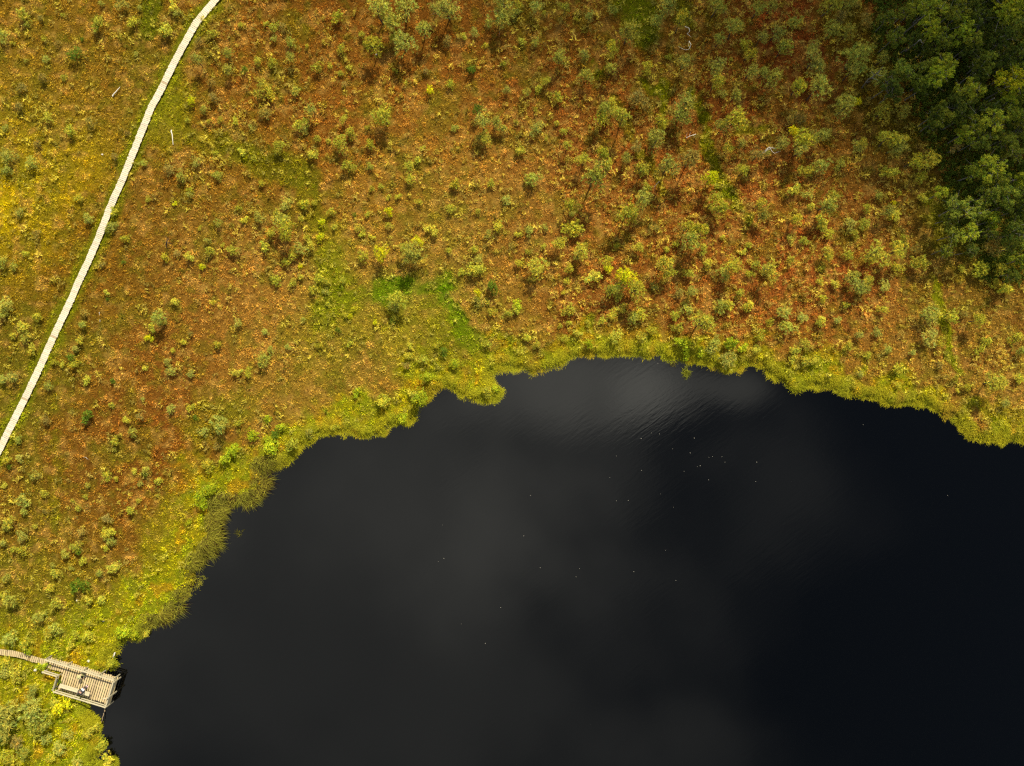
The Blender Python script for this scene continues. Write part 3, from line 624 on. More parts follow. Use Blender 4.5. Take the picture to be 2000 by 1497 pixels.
TILES[(0, 750)] = """680 240 65 d b;380 20 45 g b;360 280 50 o b;870 160 35 y b;1000 280 40 y b;1030 390 60 g b;1100 260 40 o b;900 450 50 y b;900 510 25 g b;1120 120 25 g b;1340 190 55 g b;1490 190 45 y b;1530 260 30 d b;1730 320 95 g b;1860 310 40 y b;1590 370 45 g b;1810 500 70 w b;1770 590 65 w b;1700 490 40 o b;1960 400 60 w b;70 590 55 y b;160 580 40 g b;80 650 25 d b;280 720 50 g b;1050 680 30 y b;1150 670 45 g b;1130 710 30 d b;1100 780 30 g b;690 780 32 g b;670 880 30 y b;570 910 22 y b;610 970 30 y b;840 710 45 y b;920 740 30 y b;1240 750 40 y b;1230 870 22 y b;1030 980 45 y b;1080 910 30 y b;200 900 60 g b;190 990 45 g b;70 1080 65 y b;50 1130 45 g b;180 1190 55 g b;180 1300 50 y b;120 1290 40 y b;360 990 30 o b;280 1110 30 y b;850 1160 70 y b;860 1230 60 g b;830 1280 30 y b;590 1260 55 y b;610 1290 40 d b;510 1330 50 g b;660 1390 50 y b;640 1150 45 o b;840 1050 50 o b;880 1440 60 y b;790 1470 45 g b;440 1470 50 y b;410 1410 30 g b;560 1440 30 g b;40 1240 40 g b;1620 630 60 y b;40 800 30 y b;350 860 40 y b;150 430 45 g b;1580 950 60 w b;1640 830 70 w b;1560 880 55 w b;1480 1080 35 w b"""
TILES[(500, 750)] = """95 440 45 w b;150 400 45 d b;110 500 70 w b;290 490 70 y b;420 380 40 g b;1280 130 80 w b;1000 150 60 y b;1150 280 50 w b;1230 80 45 y b;780 60 40 w b;100 270 40 w b;600 340 35 y b;200 330 40 w b;1800 60 45 y b;1860 40 35 w b"""
TILES[(0, 1122)] = """620 90 80 d b;390 100 45 y b;440 230 50 y b;340 330 55 g b;700 210 45 y b;50 30 45 g b;430 10 30 y b;80 200 75 g b;40 170 40 y b;440 440 65 g b;370 470 50 y b;90 500 65 g b;190 540 55 y b;230 590 40 w b;700 370 40 y b;690 470 50 y b;600 470 40 y b;980 440 60 w b;1050 470 45 w b;1130 480 35 y b;60 680 55 y b;40 760 50 g b;150 780 70 y b;280 890 50 g b;60 1060 110 g b;280 1050 115 g b;330 1150 90 g b;60 1200 100 g b;40 1270 60 d b;470 1030 70 b b;440 1000 50 y b;80 1400 70 y b;200 1390 60 g b;140 1280 60 o b;300 1230 60 y b;370 1270 50 g b;470 1330 60 g b;530 1250 45 g b;690 1240 55 y b;600 1450 60 g b;780 1360 50 y b;840 1470 55 y b;740 1200 40 y b;400 1440 40 y b;250 960 50 g b;330 725 45 w b;470 830 26 d b;790 190 35 y b;860 700 45 y b;560 560 40 y b"""
LM = [  # hand-written labels, nearest plant in the photograph gets each
    (806, 497, 'big rounded grey pine casting a dark shadow onto the green moss hollow', 'P'), (815, 474, 'bright yellow pine top rising behind the big rounded grey pine', 'P'),
    (961, 560, 'dense dark green bush standing alone above the right end of moss hollow', 'b'), (745, 498, 'bright yellow-green pine left of the big rounded grey pine', 'P'),
    (750, 230, 'round yellow-green pine alone on red heath at upper centre, dark shadow below', 'P'), (1160, 346, 'broad pale grey-green pine with showing branches, right of upper centre', 'P'),
    (1223, 420, 'stout dark-sided pine at the foot of paired pines on red heath', 'P'), (1218, 544, 'bright broad yellow pine, largest of the clump above the lake bay', 'P'),
    (170, 810, 'round dark grey-green bush by itself right of the boardwalk lower end', 'b'), (155, 1145, 'round dark green bush alone on yellow heath above the pier', 'b'),
    (70, 1385, 'wide grey-green bush, broadest of the thicket below the pier', 'b'), (148, 105, 'dark green oval bush on brown heath left of the boardwalk top', 'b'),
    (1946, 750, 'yellow-green pine with dark shadow alone near the right lake shore', 'P'), (1971, 165, 'golden-yellow crowned tree in the dark forest, the only yellow one', 'F'),
    (375, 197, 'bright yellow round shrub just right of the boardwalk bend', 'b'), (841, 178, 'small bright round shrub alone on red heath at upper centre', 'b'),
    (453, 875, 'fresh green shrub on the left lake rim, upper of two joined', 'b'), (443, 898, 'fresh green shrub on the left lake rim, lower of two joined', 'b'),
    (820, 783, 'bright leafy shrub at the corner of the small lake cove', 'b'), (1390, 348, 'bright yellow pine beside the green wet streak', 'P'),
    (118, 1380, 'bright yellow-green shrub directly below the pier bench', 'b'), (775, 585, 'pale yellow pine standing in the moss hollow', 'P'),
    (1370, 470, 'large dark-bellied pine right of centre, half yellow crown', 'P'), (1247, 195, 'wide straggly olive shrub beside the umbrella-shaped pines', 'b')]

plants = []
for (ox, oy), s in TILES.items():
    for e in s.replace('\n', '').split(';'):
        if not e.strip(): continue
        a, b, r, t, k = e.split(); plants.append([ox + float(a) / 3.992, oy + float(b) / 3.992, float(r) / 3.992 / PPM, t, k])
seen = []
for p in plants:      # neighbouring tiles overlap: drop near-duplicates
    if all(math.hypot(p[0] - q[0], p[1] - q[1]) > 7 or p[4] != q[4] for q in seen): seen.append(p)
plants = seen
lmk = {}
for x_, y_, lab, kind in LM:
    i = min((i for i in range(len(plants)) if plants[i][4] == kind and i not in lmk), key=lambda i: math.hypot(plants[i][0] - x_, plants[i][1] - y_))
    lmk[i] = lab


def zone(px, py):
    d = min(float(capsule(np.array(px), np.array(py), *a, *b)) for a, b in zip(BW[:-1], BW[1:]))
    wx_, wy_ = W(px, py)[:2]; sdp = float(shore_sd(np.array([wx_]), np.array([wy_]))[0])
    if d < 40: return 'beside the boardwalk'
    if py > 1290 and px < 300: return 'below the pier'
    if py > 1130 and px < 400: return 'above the pier'
    if sdp < 2.2: return 'on the lake rim'
    t = min((.2, 0), (0, 0))
    if px < 420 and py < 880 and (px - 420) * (-890) - (-425) * (py - 0) > 0 and px < 420 - py * .48: return 'left of the boardwalk'
    if px > 1640 and py < 560 and px + (560 - py) > 1900: return 'at the forest edge'
    if px > 1080 and py < 430: return 'in the dense pine stand'
    if px > 1080: return 'on red heath above the lake'
    if py < 260: return 'on red heath at the top'
    if px < 480: return 'on heath right of the boardwalk'
    return 'on tan heath above the lake'


KIND = {'P': ('bog_pine', 'pine', 'pines scattered over the bog'), 'F': ('forest_tree', 'tree', 'trees of the forest corner')}
used = set()


def plant_label(i, px, py, r, t, k, noun):
    if i in lmk: used.add(lmk[i]); return lmk[i]
    lo, mid = ((.75, 1.3) if k == 'P' else (1.0, 1.15) if k == 'F' else (.42, .75))
    size = 'small' if r < lo else 'medium' if r < mid else 'large'
    zn = 'inside the dark forest' if k == 'F' else zone(px, py)
    return f'{size} {TONEWORD[t]} {noun} {zn}, {px / 20:.0f}% across, {py / 14.97:.0f}% down'



def copy_tree(root):
    r = root.copy(); COL.objects.link(r)
    for ch in list(root.children):
        c = ch.copy(); COL.objects.link(c); c.parent = r
    return r


protos = {}
def tree_proto(kind, vi):
    if (kind, vi) not in protos:
        cm, tm, base = (PINES if kind == 'P' else FOREST)[vi]
        e = bpy.data.objects.new(KIND[kind][0], None); e.empty_display_size = .2
        t = bpy.data.objects.new('trunk', tm); t.parent = e; t.location = (0, 0, base)
        c = bpy.data.objects.new('crown', cm); c.parent = e; c.location = (0, 0, base)
        protos[(kind, vi)] = [e, False]
    pr = protos[(kind, vi)]
    e = pr[0]
    if not pr[1]:
        pr[1] = True; COL.objects.link(e)
        for c in e.children: COL.objects.link(c)
        return e
    return copy_tree(e)


rg = random.Random(5)
n_of = {}
for i, (px, py, r, t, k) in enumerate(plants):
    tone = TONES[t] * rg.uniform(.86, 1.14) * np.array([rg.uniform(.94, 1.06), 1, rg.uniform(.85, 1.15)])
    col = (*np.clip(tone, 0, 1), 1)
    if k in 'PF':
        vi = rg.randrange(len(PINES) if k == 'P' else len(FOREST))
        base = (PINES if k == 'P' else FOREST)[vi][2]
        sc = r * (1.16 if k == 'P' else 1.10)
        if k == 'F': sc = max(sc * (.84 if py > 400 else 1), .72)
        tall = 1.0
        if k == 'P' and px > 1080 and py < 480: tall = 1.25
        zc = base * sc * tall * rg.uniform(.92, 1.08)
        p = W(px, py, zc)
        o = tree_proto(k, vi)
        g0 = gz(p[0], p[1]) - .05
        o.location = (p[0], p[1], g0)
        o.scale = (sc * rg.uniform(.85, 1.15), sc * rg.uniform(.85, 1.15), zc / base); o.rotation_euler = (rg.uniform(-.05, .05), rg.uniform(-.05, .05), rg.uniform(0, 6.28))
        for c in o.children:
            if c.name.startswith('crown'): c.color = col
        noun = 'pine' if k == 'P' else 'tree'
        tag(o, plant_label(i, px, py, r, t, k, noun), KIND[k][1], KIND[k][2])
    else:
        needle = t in 'go' or (t == 'd' and rg.random() < .5)
        me = rg.choice(LITTLE if needle else SHRUBS)
        name, noun, grp = ('young_pine', 'bushy pine', 'low bushy pines on the bog') if needle else ('leafy_shrub', 'shrub', 'leafy shrubs on the bog')
        sc = r * (1.08 if px > 500 or py > 1150 else .95); zc = sc * .70
        p = W(px, py, zc)
        o = link(name, me, None, (p[0], p[1], gz(p[0], p[1]) + zc * .85))
        o.scale = (sc * rg.uniform(.9, 1.15), sc * rg.uniform(.9, 1.15), sc * rg.uniform(.8, 1.1)); o.rotation_euler = (0, 0, rg.uniform(0, 6.28)); o.color = col
        tag(o, plant_label(i, px, py, r, t, k, noun), 'young pine' if needle else 'shrub', grp)
    n_of[k + ('' if k in 'PF' else name)] = n_of.get(k + ('' if k in 'PF' else name), 0) + 1
same = {}
for o in COL.objects:
    if o.parent is None and o.get('group') in ('pines scattered over the bog', 'trees of the forest corner', 'low bushy pines on the bog', 'leafy shrubs on the bog'):
        same.setdefault(o['label'], []).append(o)
for lab, os_ in same.items():
    if len(os_) < 2: continue
    xs = [o.location.x for o in os_]; ys = [o.location.y for o in os_]
    if max(ys) - min(ys) > max(xs) - min(xs): os_.sort(key=lambda o: -o.location.y); w_ = ('upper', 'lower')
    else: os_.sort(key=lambda o: o.location.x); w_ = ('left', 'right')
    for j, o in enumerate(os_): o['label'] = (w_[0] if j == 0 else w_[1] if j == len(os_) - 1 else 'middle') + ' ' + lab

# knee-high dwarf shrubs, too many to count
x, y, s = scatter(46000, dmin=.3)
px = 1000 + x * PPM; py = 748.5 - y * PPM
dens = .10 + .85 * sstep(.42, .62, fbm(x * .28, y * .28, 91)) * (.45 + .55 * sstep(200, 520, px)) + .40 * sstep(950, 1450, px)
dens = dens * (1 - .5 * sstep(560, 640, py) * (px < 900))
k = (RNG.random(len(x)) < dens * .60) & off_walk(x, y, 12); x, y, s, px, py = x[k], y[k], s[k], px[k], py[k]
sx = []; sy = []        # thickets gather round the bigger plants
for p_ in plants:
    if p_[4] == 'F': continue
    for q_ in range(int(rg.uniform(1, 4.5) * (.5 + p_[2]))):
        w_ = W(p_[0] + rg.gauss(0, 20) * (.5 + p_[2]), p_[1] + rg.gauss(0, 20) * (.5 + p_[2])); sx.append(w_[0]); sy.append(w_[1])
sx = np.array(sx); sy = np.array(sy); ss = samp(SDG, sx, sy); k = (ss > .3) & off_walk(sx, sy, 13)
x = np.concatenate([x, sx[k]]); y = np.concatenate([y, sy[k]]); s = np.concatenate([s, ss[k]])
z = samp(GZ, x, y)
c = cover_colour(x, y, s)
t = RNG.random(len(x))[:, None]
c = np.where(t < .46, c * .30 + lin((184, 172, 66)) * .70, np.where(t < .80, c * .35 + lin((150, 140, 66)) * .65, np.where(t < .90, c * .4 + lin((92, 100, 34)) * .6, c * 1.15)))
c *= RNG.uniform(.72, 1.22, (len(x), 1))
rad = .12 + .20 * RNG.random(len(x)) ** 1.5 + .18 * (RNG.random(len(x)) < .12)
sub = 7
rr = np.repeat(rad, sub); q = RNG.normal(size=(len(rr), 3)); q[:, 2] = np.abs(q[:, 2]); q /= np.linalg.norm(q, axis=1)[:, None]
off = q * (rr * RNG.uniform(.4, 1.15, len(rr)))[:, None] * np.array([1.0, 1.0, 1.7])
bx = np.repeat(np.stack([x, y, z], -1), sub, 0)
v, cc = blades(bx + off, 6, rr * .62 + .04, rr * .14 + .018, (0, 75), np.repeat(c, sub, 0) * RNG.uniform(.75, 1.25, (len(bx), 1)), .03, None, .25)
tag(link('dwarf_shrub_cover', new_mesh('dwarf_shrub_cover', v, np.arange(len(v)).reshape(-1, 3), M_COVER, cc)),
    'countless knee-high dwarf shrubs across the bog', None, None, 'stuff')


# forest undergrowth below the trees
x = RNG.uniform(34, 57, 5200); y = RNG.uniform(10, 44, 5200); px = 1000 + x * PPM; py = 748.5 - y * PPM
k = (px - 1760) * .8 + (300 - py) * .35 > 40 + 60 * (fbm(x * .3, y * .3, 7) - .5); x, y = x[k], y[k]
b = np.stack([x, y, samp(GZ, x, y)], -1); b = np.repeat(b, 4, 0) + RNG.normal(size=(len(b) * 4, 3)) * np.array([.25, .25, .15]) + np.array([0, 0, .3])
v, cc = blades(b, 7, .24, .11, (0, 60), lin((66, 78, 24))[None] * RNG.uniform(.6, 1.3, (len(b), 1)), .08)
tag(link('undergrowth', new_mesh('undergrowth', v, np.arange(len(v)).reshape(-1, 3), M_COVER, cc)), 'dark undergrowth beneath the forest trees', None, None, 'stuff')


# ------------------------------------------------------------------ dead wood
def dead_branch(name, pts, r0, label, cat, twigs=3, mat=None, seed=0):
    rg2 = np.random.default_rng(seed); mb = MB(); P = [W(a, b_, z_) for a, b_, z_ in pts]
    o = P[0].copy(); P = [q - o for q in P]
    Q = []
    for a, b_ in zip(P[:-1], P[1:]):
        for t in (0, .33, .66): Q.append(a + (b_ - a) * t + rg2.normal(size=3) * np.array([.025, .025, .01]))
    Q.append(P[-1])
    mb.tube(Q, [r0 * (1 - .6 * i / (len(Q) - 1)) for i in range(len(Q))], 7)
    for j in range(twigs):
        q = Q[rg2.integers(len(Q) // 3, len(Q))]; e = q + rg2.normal(size=3) * np.array([.35, .35, .2]) + (Q[-1] - Q[0]) * .1
        mb.tube([q, (q + e) / 2 + rg2.normal(size=3) * .05, e], [r0 * .45, r0 * .3, r0 * .12], 5)
    tag(mb.build(name, mat or M_DEAD, None, o), label, cat)


dead_branch('fallen_log', [(219.5, 189, .22), (227, 179, .26), (234.5, 170, .24)], .065, 'bleached fallen log on brown heath left of the boardwalk', 'log', 0, None, 1)
dead_branch('fallen_log', [(335, 254, .24), (337, 268, .26), (338, 283, .22)], .065, 'bleached fallen log on grass right of the boardwalk', 'log', 0, None, 2)
dead_branch('stick', [(160, 891, .14), (167, 894, .17), (174, 899, .15)], .022, 'thin pale stick on red heath below the round dark bush', 'stick', 0, None, 3)
dead_branch('stick', [(194, 610, .15), (194.4, 617, .15)], .03, 'short pale stick right of the boardwalk, upper of two', 'stick', 0, None, 4)
dead_branch('stick', [(195, 624, .15), (195.6, 629, .15)], .03, 'short pale stick right of the boardwalk, lower of two', 'stick', 0, None, 5)
dead_branch('dead_branch', [(1486, 304, 1.0), (1495, 294, 1.5), (1502, 288, 1.7), (1513, 300, 1.6)], .045, 'bare bleached branch arching over red heath in the pine stand', 'dead branch', 6, None, 6)
dead_branch('dead_branch', [(1338, 52, 1.6), (1346, 56, 1.9), (1347, 62, 1.8), (1342, 66, 1.6)], .04, 'curved bare white branch below a pine at the top, upper of two', 'dead branch', 2, None, 7)
dead_branch('dead_branch', [(1347, 80, 1.5), (1349, 88, 1.8), (1346, 96, 1.6), (1338, 98, 1.3)], .04, 'curved bare white branch below a pine at the top, lower of two', 'dead branch', 2, None, 8)
dead_branch('dead_tree', [(1684, 172, .1), (1691, 160, 1.6), (1708, 148, 3.0), (1722, 134, 4.2)], .07, 'leaning dead birch with white trunk at the forest edge', 'dead tree', 7, M_BIRCH, 9)
dead_branch('dead_tree', [(1895, 224, .3), (1912, 210, 2.2), (1942, 192, 4.6)], .10, 'bare pale leaning trunk below the golden-yellow forest tree', 'dead tree', 2, M_BIRCH, 10)
dead_branch('dead_tree', [(1768, 102, .3), (1780, 92, 2.4), (1798, 78, 4.6)], .085, 'pale slanting bare trunk under light green crowns in the forest corner', 'dead tree', 2, M_BIRCH, 11)
dead_branch('dead_tree', [(1766, 66, .3), (1790, 44, 3), (1806, 30, 4.8)], .085, 'grey slanting bare trunk at the top of the forest edge', 'dead tree', 2, M_BIRCH, 12)
dead_branch('dead_snag', [(324, 482, .1), (325, 473, .6), (330, 466, .9)], .07, 'dark broken snag on brown heath right of the boardwalk', 'snag', 2, M_BARK, 13)
dead_branch('dead_branch', [(1360, 262, .8), (1340, 270, 1.0)], .03, 'thin grey bare branch beside the green wet streak', 'dead branch', 3, None, 15)
dead_branch('stick', [(1288, 355, 1.6), (1278, 364, 1.4)], .025, 'pale twig showing through the pines left of the wet streak', 'stick', 1, None, 16)
dead_branch('fallen_log', [(224.3, 1275, .1), (223.5, 1279, .15), (221, 1284, .08)], .07, 'short bleached log on the shore above the pier end', 'log', 0, None, 17)
dead_branch('driftwood', [(436, 984, .0), (433, 996, .1), (440, 1002, .02)], .04, 'reddish bare root curving over the water at the left shore', 'driftwood', 4, wood_mat('red_root', (.20, .09, .05)), 18)
dead_branch('driftwood', [(404, 1046, .05), (408, 1036, .2)], .035, 'reddish bare root on drooping sedge at the left shore', 'driftwood', 1, bpy.data.materials['red_root'], 19)


def stone(px, py, r, label, z=0.05):
    rg2 = np.random.default_rng(int(px * 7 + py)); p = W(px, py, z)
    mb = MB(); n = 9; vs = []; fs = []
    rings = [(0, .35), (.25, .85), (.55, 1), (.85, .75), (1.05, .3)]
    for h_, q in rings:
        for a in range(n):
            t = 6.283 * a / n; k = r * q * rg2.uniform(.6, 1.35); vs.append((k * math.cos(t) * 1.25, k * math.sin(t), r * .9 * h_))
    for i_ in range(4):
        for a in range(n): fs.append((i_ * n + a, i_ * n + (a + 1) % n, (i_ + 1) * n + (a + 1) % n, (i_ + 1) * n + a))
    fs.append(tuple(range(4 * n, 5 * n)))
    mb.add(vs, fs)
    tag(mb.build('stump', M_DEAD, None, (p[0], p[1], gz(p[0], p[1]))), label, 'stump')


stone(173, 1291, .12, 'pale cut stump in yellow grass above the pier')
stone(70.6, 1308, .14, 'pale cut stump below the narrow plank walk to the pier')
stone(151.5, 1173, .09, 'tiny white stump below the round dark bush above the pier')
stone(200, 302, .08, 'tiny white stump on brown heath left of the boardwalk')
stone(735, 107, .09, 'tiny white stump under the yellow pine on the top heath')
stone(203, 1213, .07, 'tiny white stump in yellow grass left of the lake corner')

# ------------------------------------------------------------------ boardwalks
def path_pts(pp, z):
    return [W(a, b_, z) for a, b_ in pp]


def resample(P, step):
    out_ = []; carry = 0
    for a, b_ in zip(P[:-1], P[1:]):
        d = b_ - a; L_ = np.linalg.norm(d); s_ = carry
        while s_ < L_: out_.append((a + d * s_ / L_, d / L_)); s_ += step
        carry = s_ - L_
    return out_


def boardwalk(pp, width, pitch, gap, z, tint, label, seed, mat):
    rg2 = random.Random(seed); P = path_pts(pp, z)
    SM = resample(P, pitch); root = link('boardwalk', None, None, tuple(P[1]))
    mb = MB(); off = np.array(P[1])
    dirs = np.array([d for _, d in SM])
    for q in range(3):
        dirs[1:-1] = (dirs[:-2] + dirs[1:-1] * 2 + dirs[2:]) / 4
    dirs /= np.linalg.norm(dirs, axis=1)[:, None]
    for j, (p, _) in enumerate(SM):
        d = dirs[j]; s_ = np.array([-d[1], d[0], 0]); a = rg2.gauss(0, .012)
        d2 = d * math.cos(a) + s_ * math.sin(a); s2 = np.array([-d2[1], d2[0], 0])
        c = rg2.uniform(.86, 1.10); cc_ = (c, c * rg2.uniform(.96, 1.0), c * rg2.uniform(.88, 1.0))
        if rg2.random() < .03: cc_ = (.66, .58, .46)
        g = gap * (2.2 if rg2.random() < .03 else 1)
        w_ = width / 2 * rg2.uniform(.95, 1.06)
        mb.box(p - off + s_ * rg2.gauss(0, .012) + np.array([0, 0, rg2.gauss(0, .006)]), ((pitch - g) / 2, w_, .02), (d2, s2, (0, 0, 1)), tuple(np.array(cc_) * tint))
    mb.build('planks', mat, root)
    st = MB()
    for sgn in (-1, 1):
        for a in range(0, len(SM) - 12, 12):
            d = SM[a][1]; s_ = np.array([-dirs[a][1], dirs[a][0], 0]); s2 = np.array([-dirs[a + 12][1], dirs[a + 12][0], 0])
            st.beam(SM[a][0] - off + s_ * sgn * width * .34 - (0, 0, .075), SM[a + 12][0] - off + s2 * sgn * width * .34 - (0, 0, .075), .09, .10, .6)
    st.build('stringers', mat, root)
    tag(root, label, 'boardwalk')
    return root


boardwalk(BW, .66, .18, .023, .26, .96, 'long pale plank boardwalk curving down the left side of the bog', 3, M_BOARD)
boardwalk(BW2, .56, .19, .035, .28, .95, 'short narrow plank walk leading right to the pier', 4, M_DECK)

# ------------------------------------------------------------------ pier
DZ = .30
O = W(95.4, 1284.5, DZ)
UX = np.array([.957, -.29, 0]); UX /= np.linalg.norm(UX); VX = np.array([-.29, -.957, 0]); VX /= np.linalg.norm(VX)


def D(u, v, z=0.0): return UX * u + VX * v + np.array([0, 0, z])


pier = link('pier', None, None, tuple(O)); rgp = random.Random(8)
tag(pier, 'wooden viewing pier with railings at the lower left lake shore', 'pier')
mb = MB(); u = .06
while u < 6.95:
    v0, v1 = (-.06, 1.02) if u < 1.62 else (-.10, 2.70)
    v0 += rgp.gauss(0, .02); v1 += rgp.gauss(0, .02); c = rgp.uniform(.84, 1.12)
    mb.box(D(u, (v0 + v1) / 2, rgp.gauss(-.02, .003)), (.078, (v1 - v0) / 2, .02), (UX, VX, (0, 0, 1)), (c, c * rgp.uniform(.95, 1), c * rgp.uniform(.85, 1)))
    u += .222
mb.build('deck', M_DECK, pier)
mb = MB()
for v_ in (.1, .92): mb.beam(D(.0, v_, -.11), D(1.6, v_, -.11), .1, .13, .6)
for v_ in (.1, 1.3, 2.55): mb.beam(D(1.62, v_, -.11), D(6.93, v_, -.11), .1, .13, .6)
mb.build('joists', M_DECK, pier)
for u_, v_ in ((1.7, .1), (1.7, 2.55), (4.3, .1), (4.3, 2.55), (6.8, .1), (6.8, 2.55)):
    mb = MB(); mb.tube([D(u_, v_, -1.6), D(u_, v_, -.18)], .08, 8, .55); mb.build('pile', M_DECK, pier)
RH = .72


def railing(a, b_, posts, outn, shade=1.0, rh=RH):
    """two flat rails on posts between deck points a and b_"""
    r_ = link('railing', None, pier); a = np.array(a); b_ = np.array(b_); d = b_ - a
    mb = MB(); mb.beam(D(a[0], a[1], rh), D(b_[0], b_[1], rh), .125, .04, shade); mb.build('top_rail', M_RAIL, r_)
    mb = MB(); mb.beam(D(a[0], a[1], rh * .52) + outn * .0, D(b_[0], b_[1], rh * .52), .10, .04, shade * .92, ); mb.build('middle_rail', M_RAIL, r_)
    for t in posts:
        q = a + d * t; c = rgp.uniform(.72, .95) * shade
        mb = MB(); mb.beam(D(q[0], q[1], -.65) + outn * .085, D(q[0], q[1], rh - .022) + outn * .085, .09, .09, c); mb.build('post', M_RAIL, r_)
    return r_


railing((0.05, -.05), (6.98, -.05), (.01, .31, .55, .78, .985), -VX)
railing((6.95, .05), (6.95, 2.62), (.02, .98), UX, .9)
railing((1.68, 2.66), (6.98, 2.66), (.02, .36, .66, .98), VX)
railing((0.1, 1.16), (1.6, 1.16), (.04, .97), VX)
railing((1.62, 1.2), (1.62, 2.6), (.04, .96), -UX, .6)  # left side railing: timber tinted darker to paint in the shadow on it
mb = MB()       # taller post half way along the lake end, with a slanting arm
mb.beam(D(7.04, 1.55, -.6), D(7.04, 1.55, 1.02), .11, .11, .8)
mb.build('end_post', M_RAIL, pier)
mb = MB(); mb.beam(D(7.0, 1.55, .98), D(6.62, 1.72, 1.16), .10, .06, 1.0); mb.build('end_post_arm', M_RAIL, pier)
dead_branch('leaning_pole', [(204.4, 1386, -.2), (202, 1397, -.1), (198.4, 1411, .05)], .06, 'weathered pole lying in the water below the pier corner', 'pole', 0, wood_mat('wet_pole', (.26, .19, .11)), 21)

bench = link('bench', None, None, tuple(O + D(3.5, 2.06, 0)))
tag(bench, 'long low plank bench on the pier along its lower railing', 'bench')
for dv in (-.1, .1):
    mb = MB(); mb.beam(UX * -1.5 + VX * dv + np.array([0, 0, .43]), UX * 1.5 + VX * dv + np.array([0, 0, .43]), .185, .045, 1.1 + dv * .4); mb.build('seat_board', M_RAIL, bench)
for du in (-1.3, 0, 1.3):
    mb = MB()
    for dv in (-.13, .13): mb.beam(UX * du + VX * dv, UX * du + VX * dv + np.array([0, 0, .36]), .07, .07, .7)
    mb.beam(UX * du - VX * .17 + np.array([0, 0, .385]), UX * du + VX * .17 + np.array([0, 0, .385]), .07, .045, .7)
    mb.build('leg', M_RAIL, bench)

# ------------------------------------------------------------------ people
M_SKIN = plain_mat('skin', (.50, .30, .21), .6)
M_OLIVE = plain_mat('olive_cloth', (.26, .24, .10)); M_STRAW = plain_mat('straw_hat', (.42, .38, .17)); M_BLACK = plain_mat('black_cloth', (.012, .012, .014))
M_DENIM = plain_mat('dark_denim', (.03, .035, .05)); M_HAIR = plain_mat('dark_hair', (.018, .012, .009)); M_PINK = plain_mat('pale_pink_shoe', (.72, .45, .45))
M_GREY = plain_mat('grey_trousers', (.09, .08, .06)); M_PAPER = plain_mat('white_paper', (.80, .80, .80))


def skinned(name, J, E, R, mat, parent, root, sub=2):
    keys = list(J); me = bpy.data.meshes.new(name); me.from_pydata([J[k] for k in keys], [(keys.index(a), keys.index(b_)) for a, b_ in E], [])
    o = link(name, me, parent); m = o.modifiers.new('Skin', 'SKIN'); m.use_smooth_shade = True
    if not me.skin_vertices: raise RuntimeError('no skin layer')
    for k, sv in zip(keys, me.skin_vertices[0].data):
        r_ = R[k]; sv.radius = (r_, r_) if not hasattr(r_, '__len__') else r_; sv.use_root = (k == root)
    s_ = o.modifiers.new('Subdivision', 'SUBSURF'); s_.levels = sub; s_.render_levels = sub
    me.materials.append(mat)
    return o


def hand(J, E, R, side, wrist, fwd, down):
    """palm, thumb and four curled fingers after the wrist joint"""
    f = np.array(fwd, float); f /= np.linalg.norm(f); dn = np.array(down, float); dn /= np.linalg.norm(dn); lat = np.cross(f, dn)
    w_ = np.array(J[wrist]); pm = side + 'palm'; J[pm] = tuple(w_ + f * .055); R[pm] = (.034, .018); E.append((wrist, pm))
    for i_, (l, ln) in enumerate(((-.028, .062), (-.009, .074), (.010, .068), (.027, .052))):
        a, b_, c = (f'{side}f{i_}{q}' for q in 'abc')
        J[a] = tuple(w_ + f * .092 + lat * l); J[b_] = tuple(w_ + f * (.092 + ln * .55) + lat * l * 1.1 + dn * .012); J[c] = tuple(w_ + f * (.092 + ln * .85) + lat * l * 1.1 + dn * .036)
        R[a] = R[b_] = .0095; R[c] = .0075; E += [(pm, a), (a, b_), (b_, c)]
    a, b_ = side + 'ta', side + 'tb'; s_ = 1 if side == 'l' else -1
    J[a] = tuple(w_ + f * .045 + lat * .042 * s_); J[b_] = tuple(w_ + f * .085 + lat * .058 * s_ + dn * .015); R[a] = .0115; R[b_] = .009; E += [(pm, a), (a, b_)]


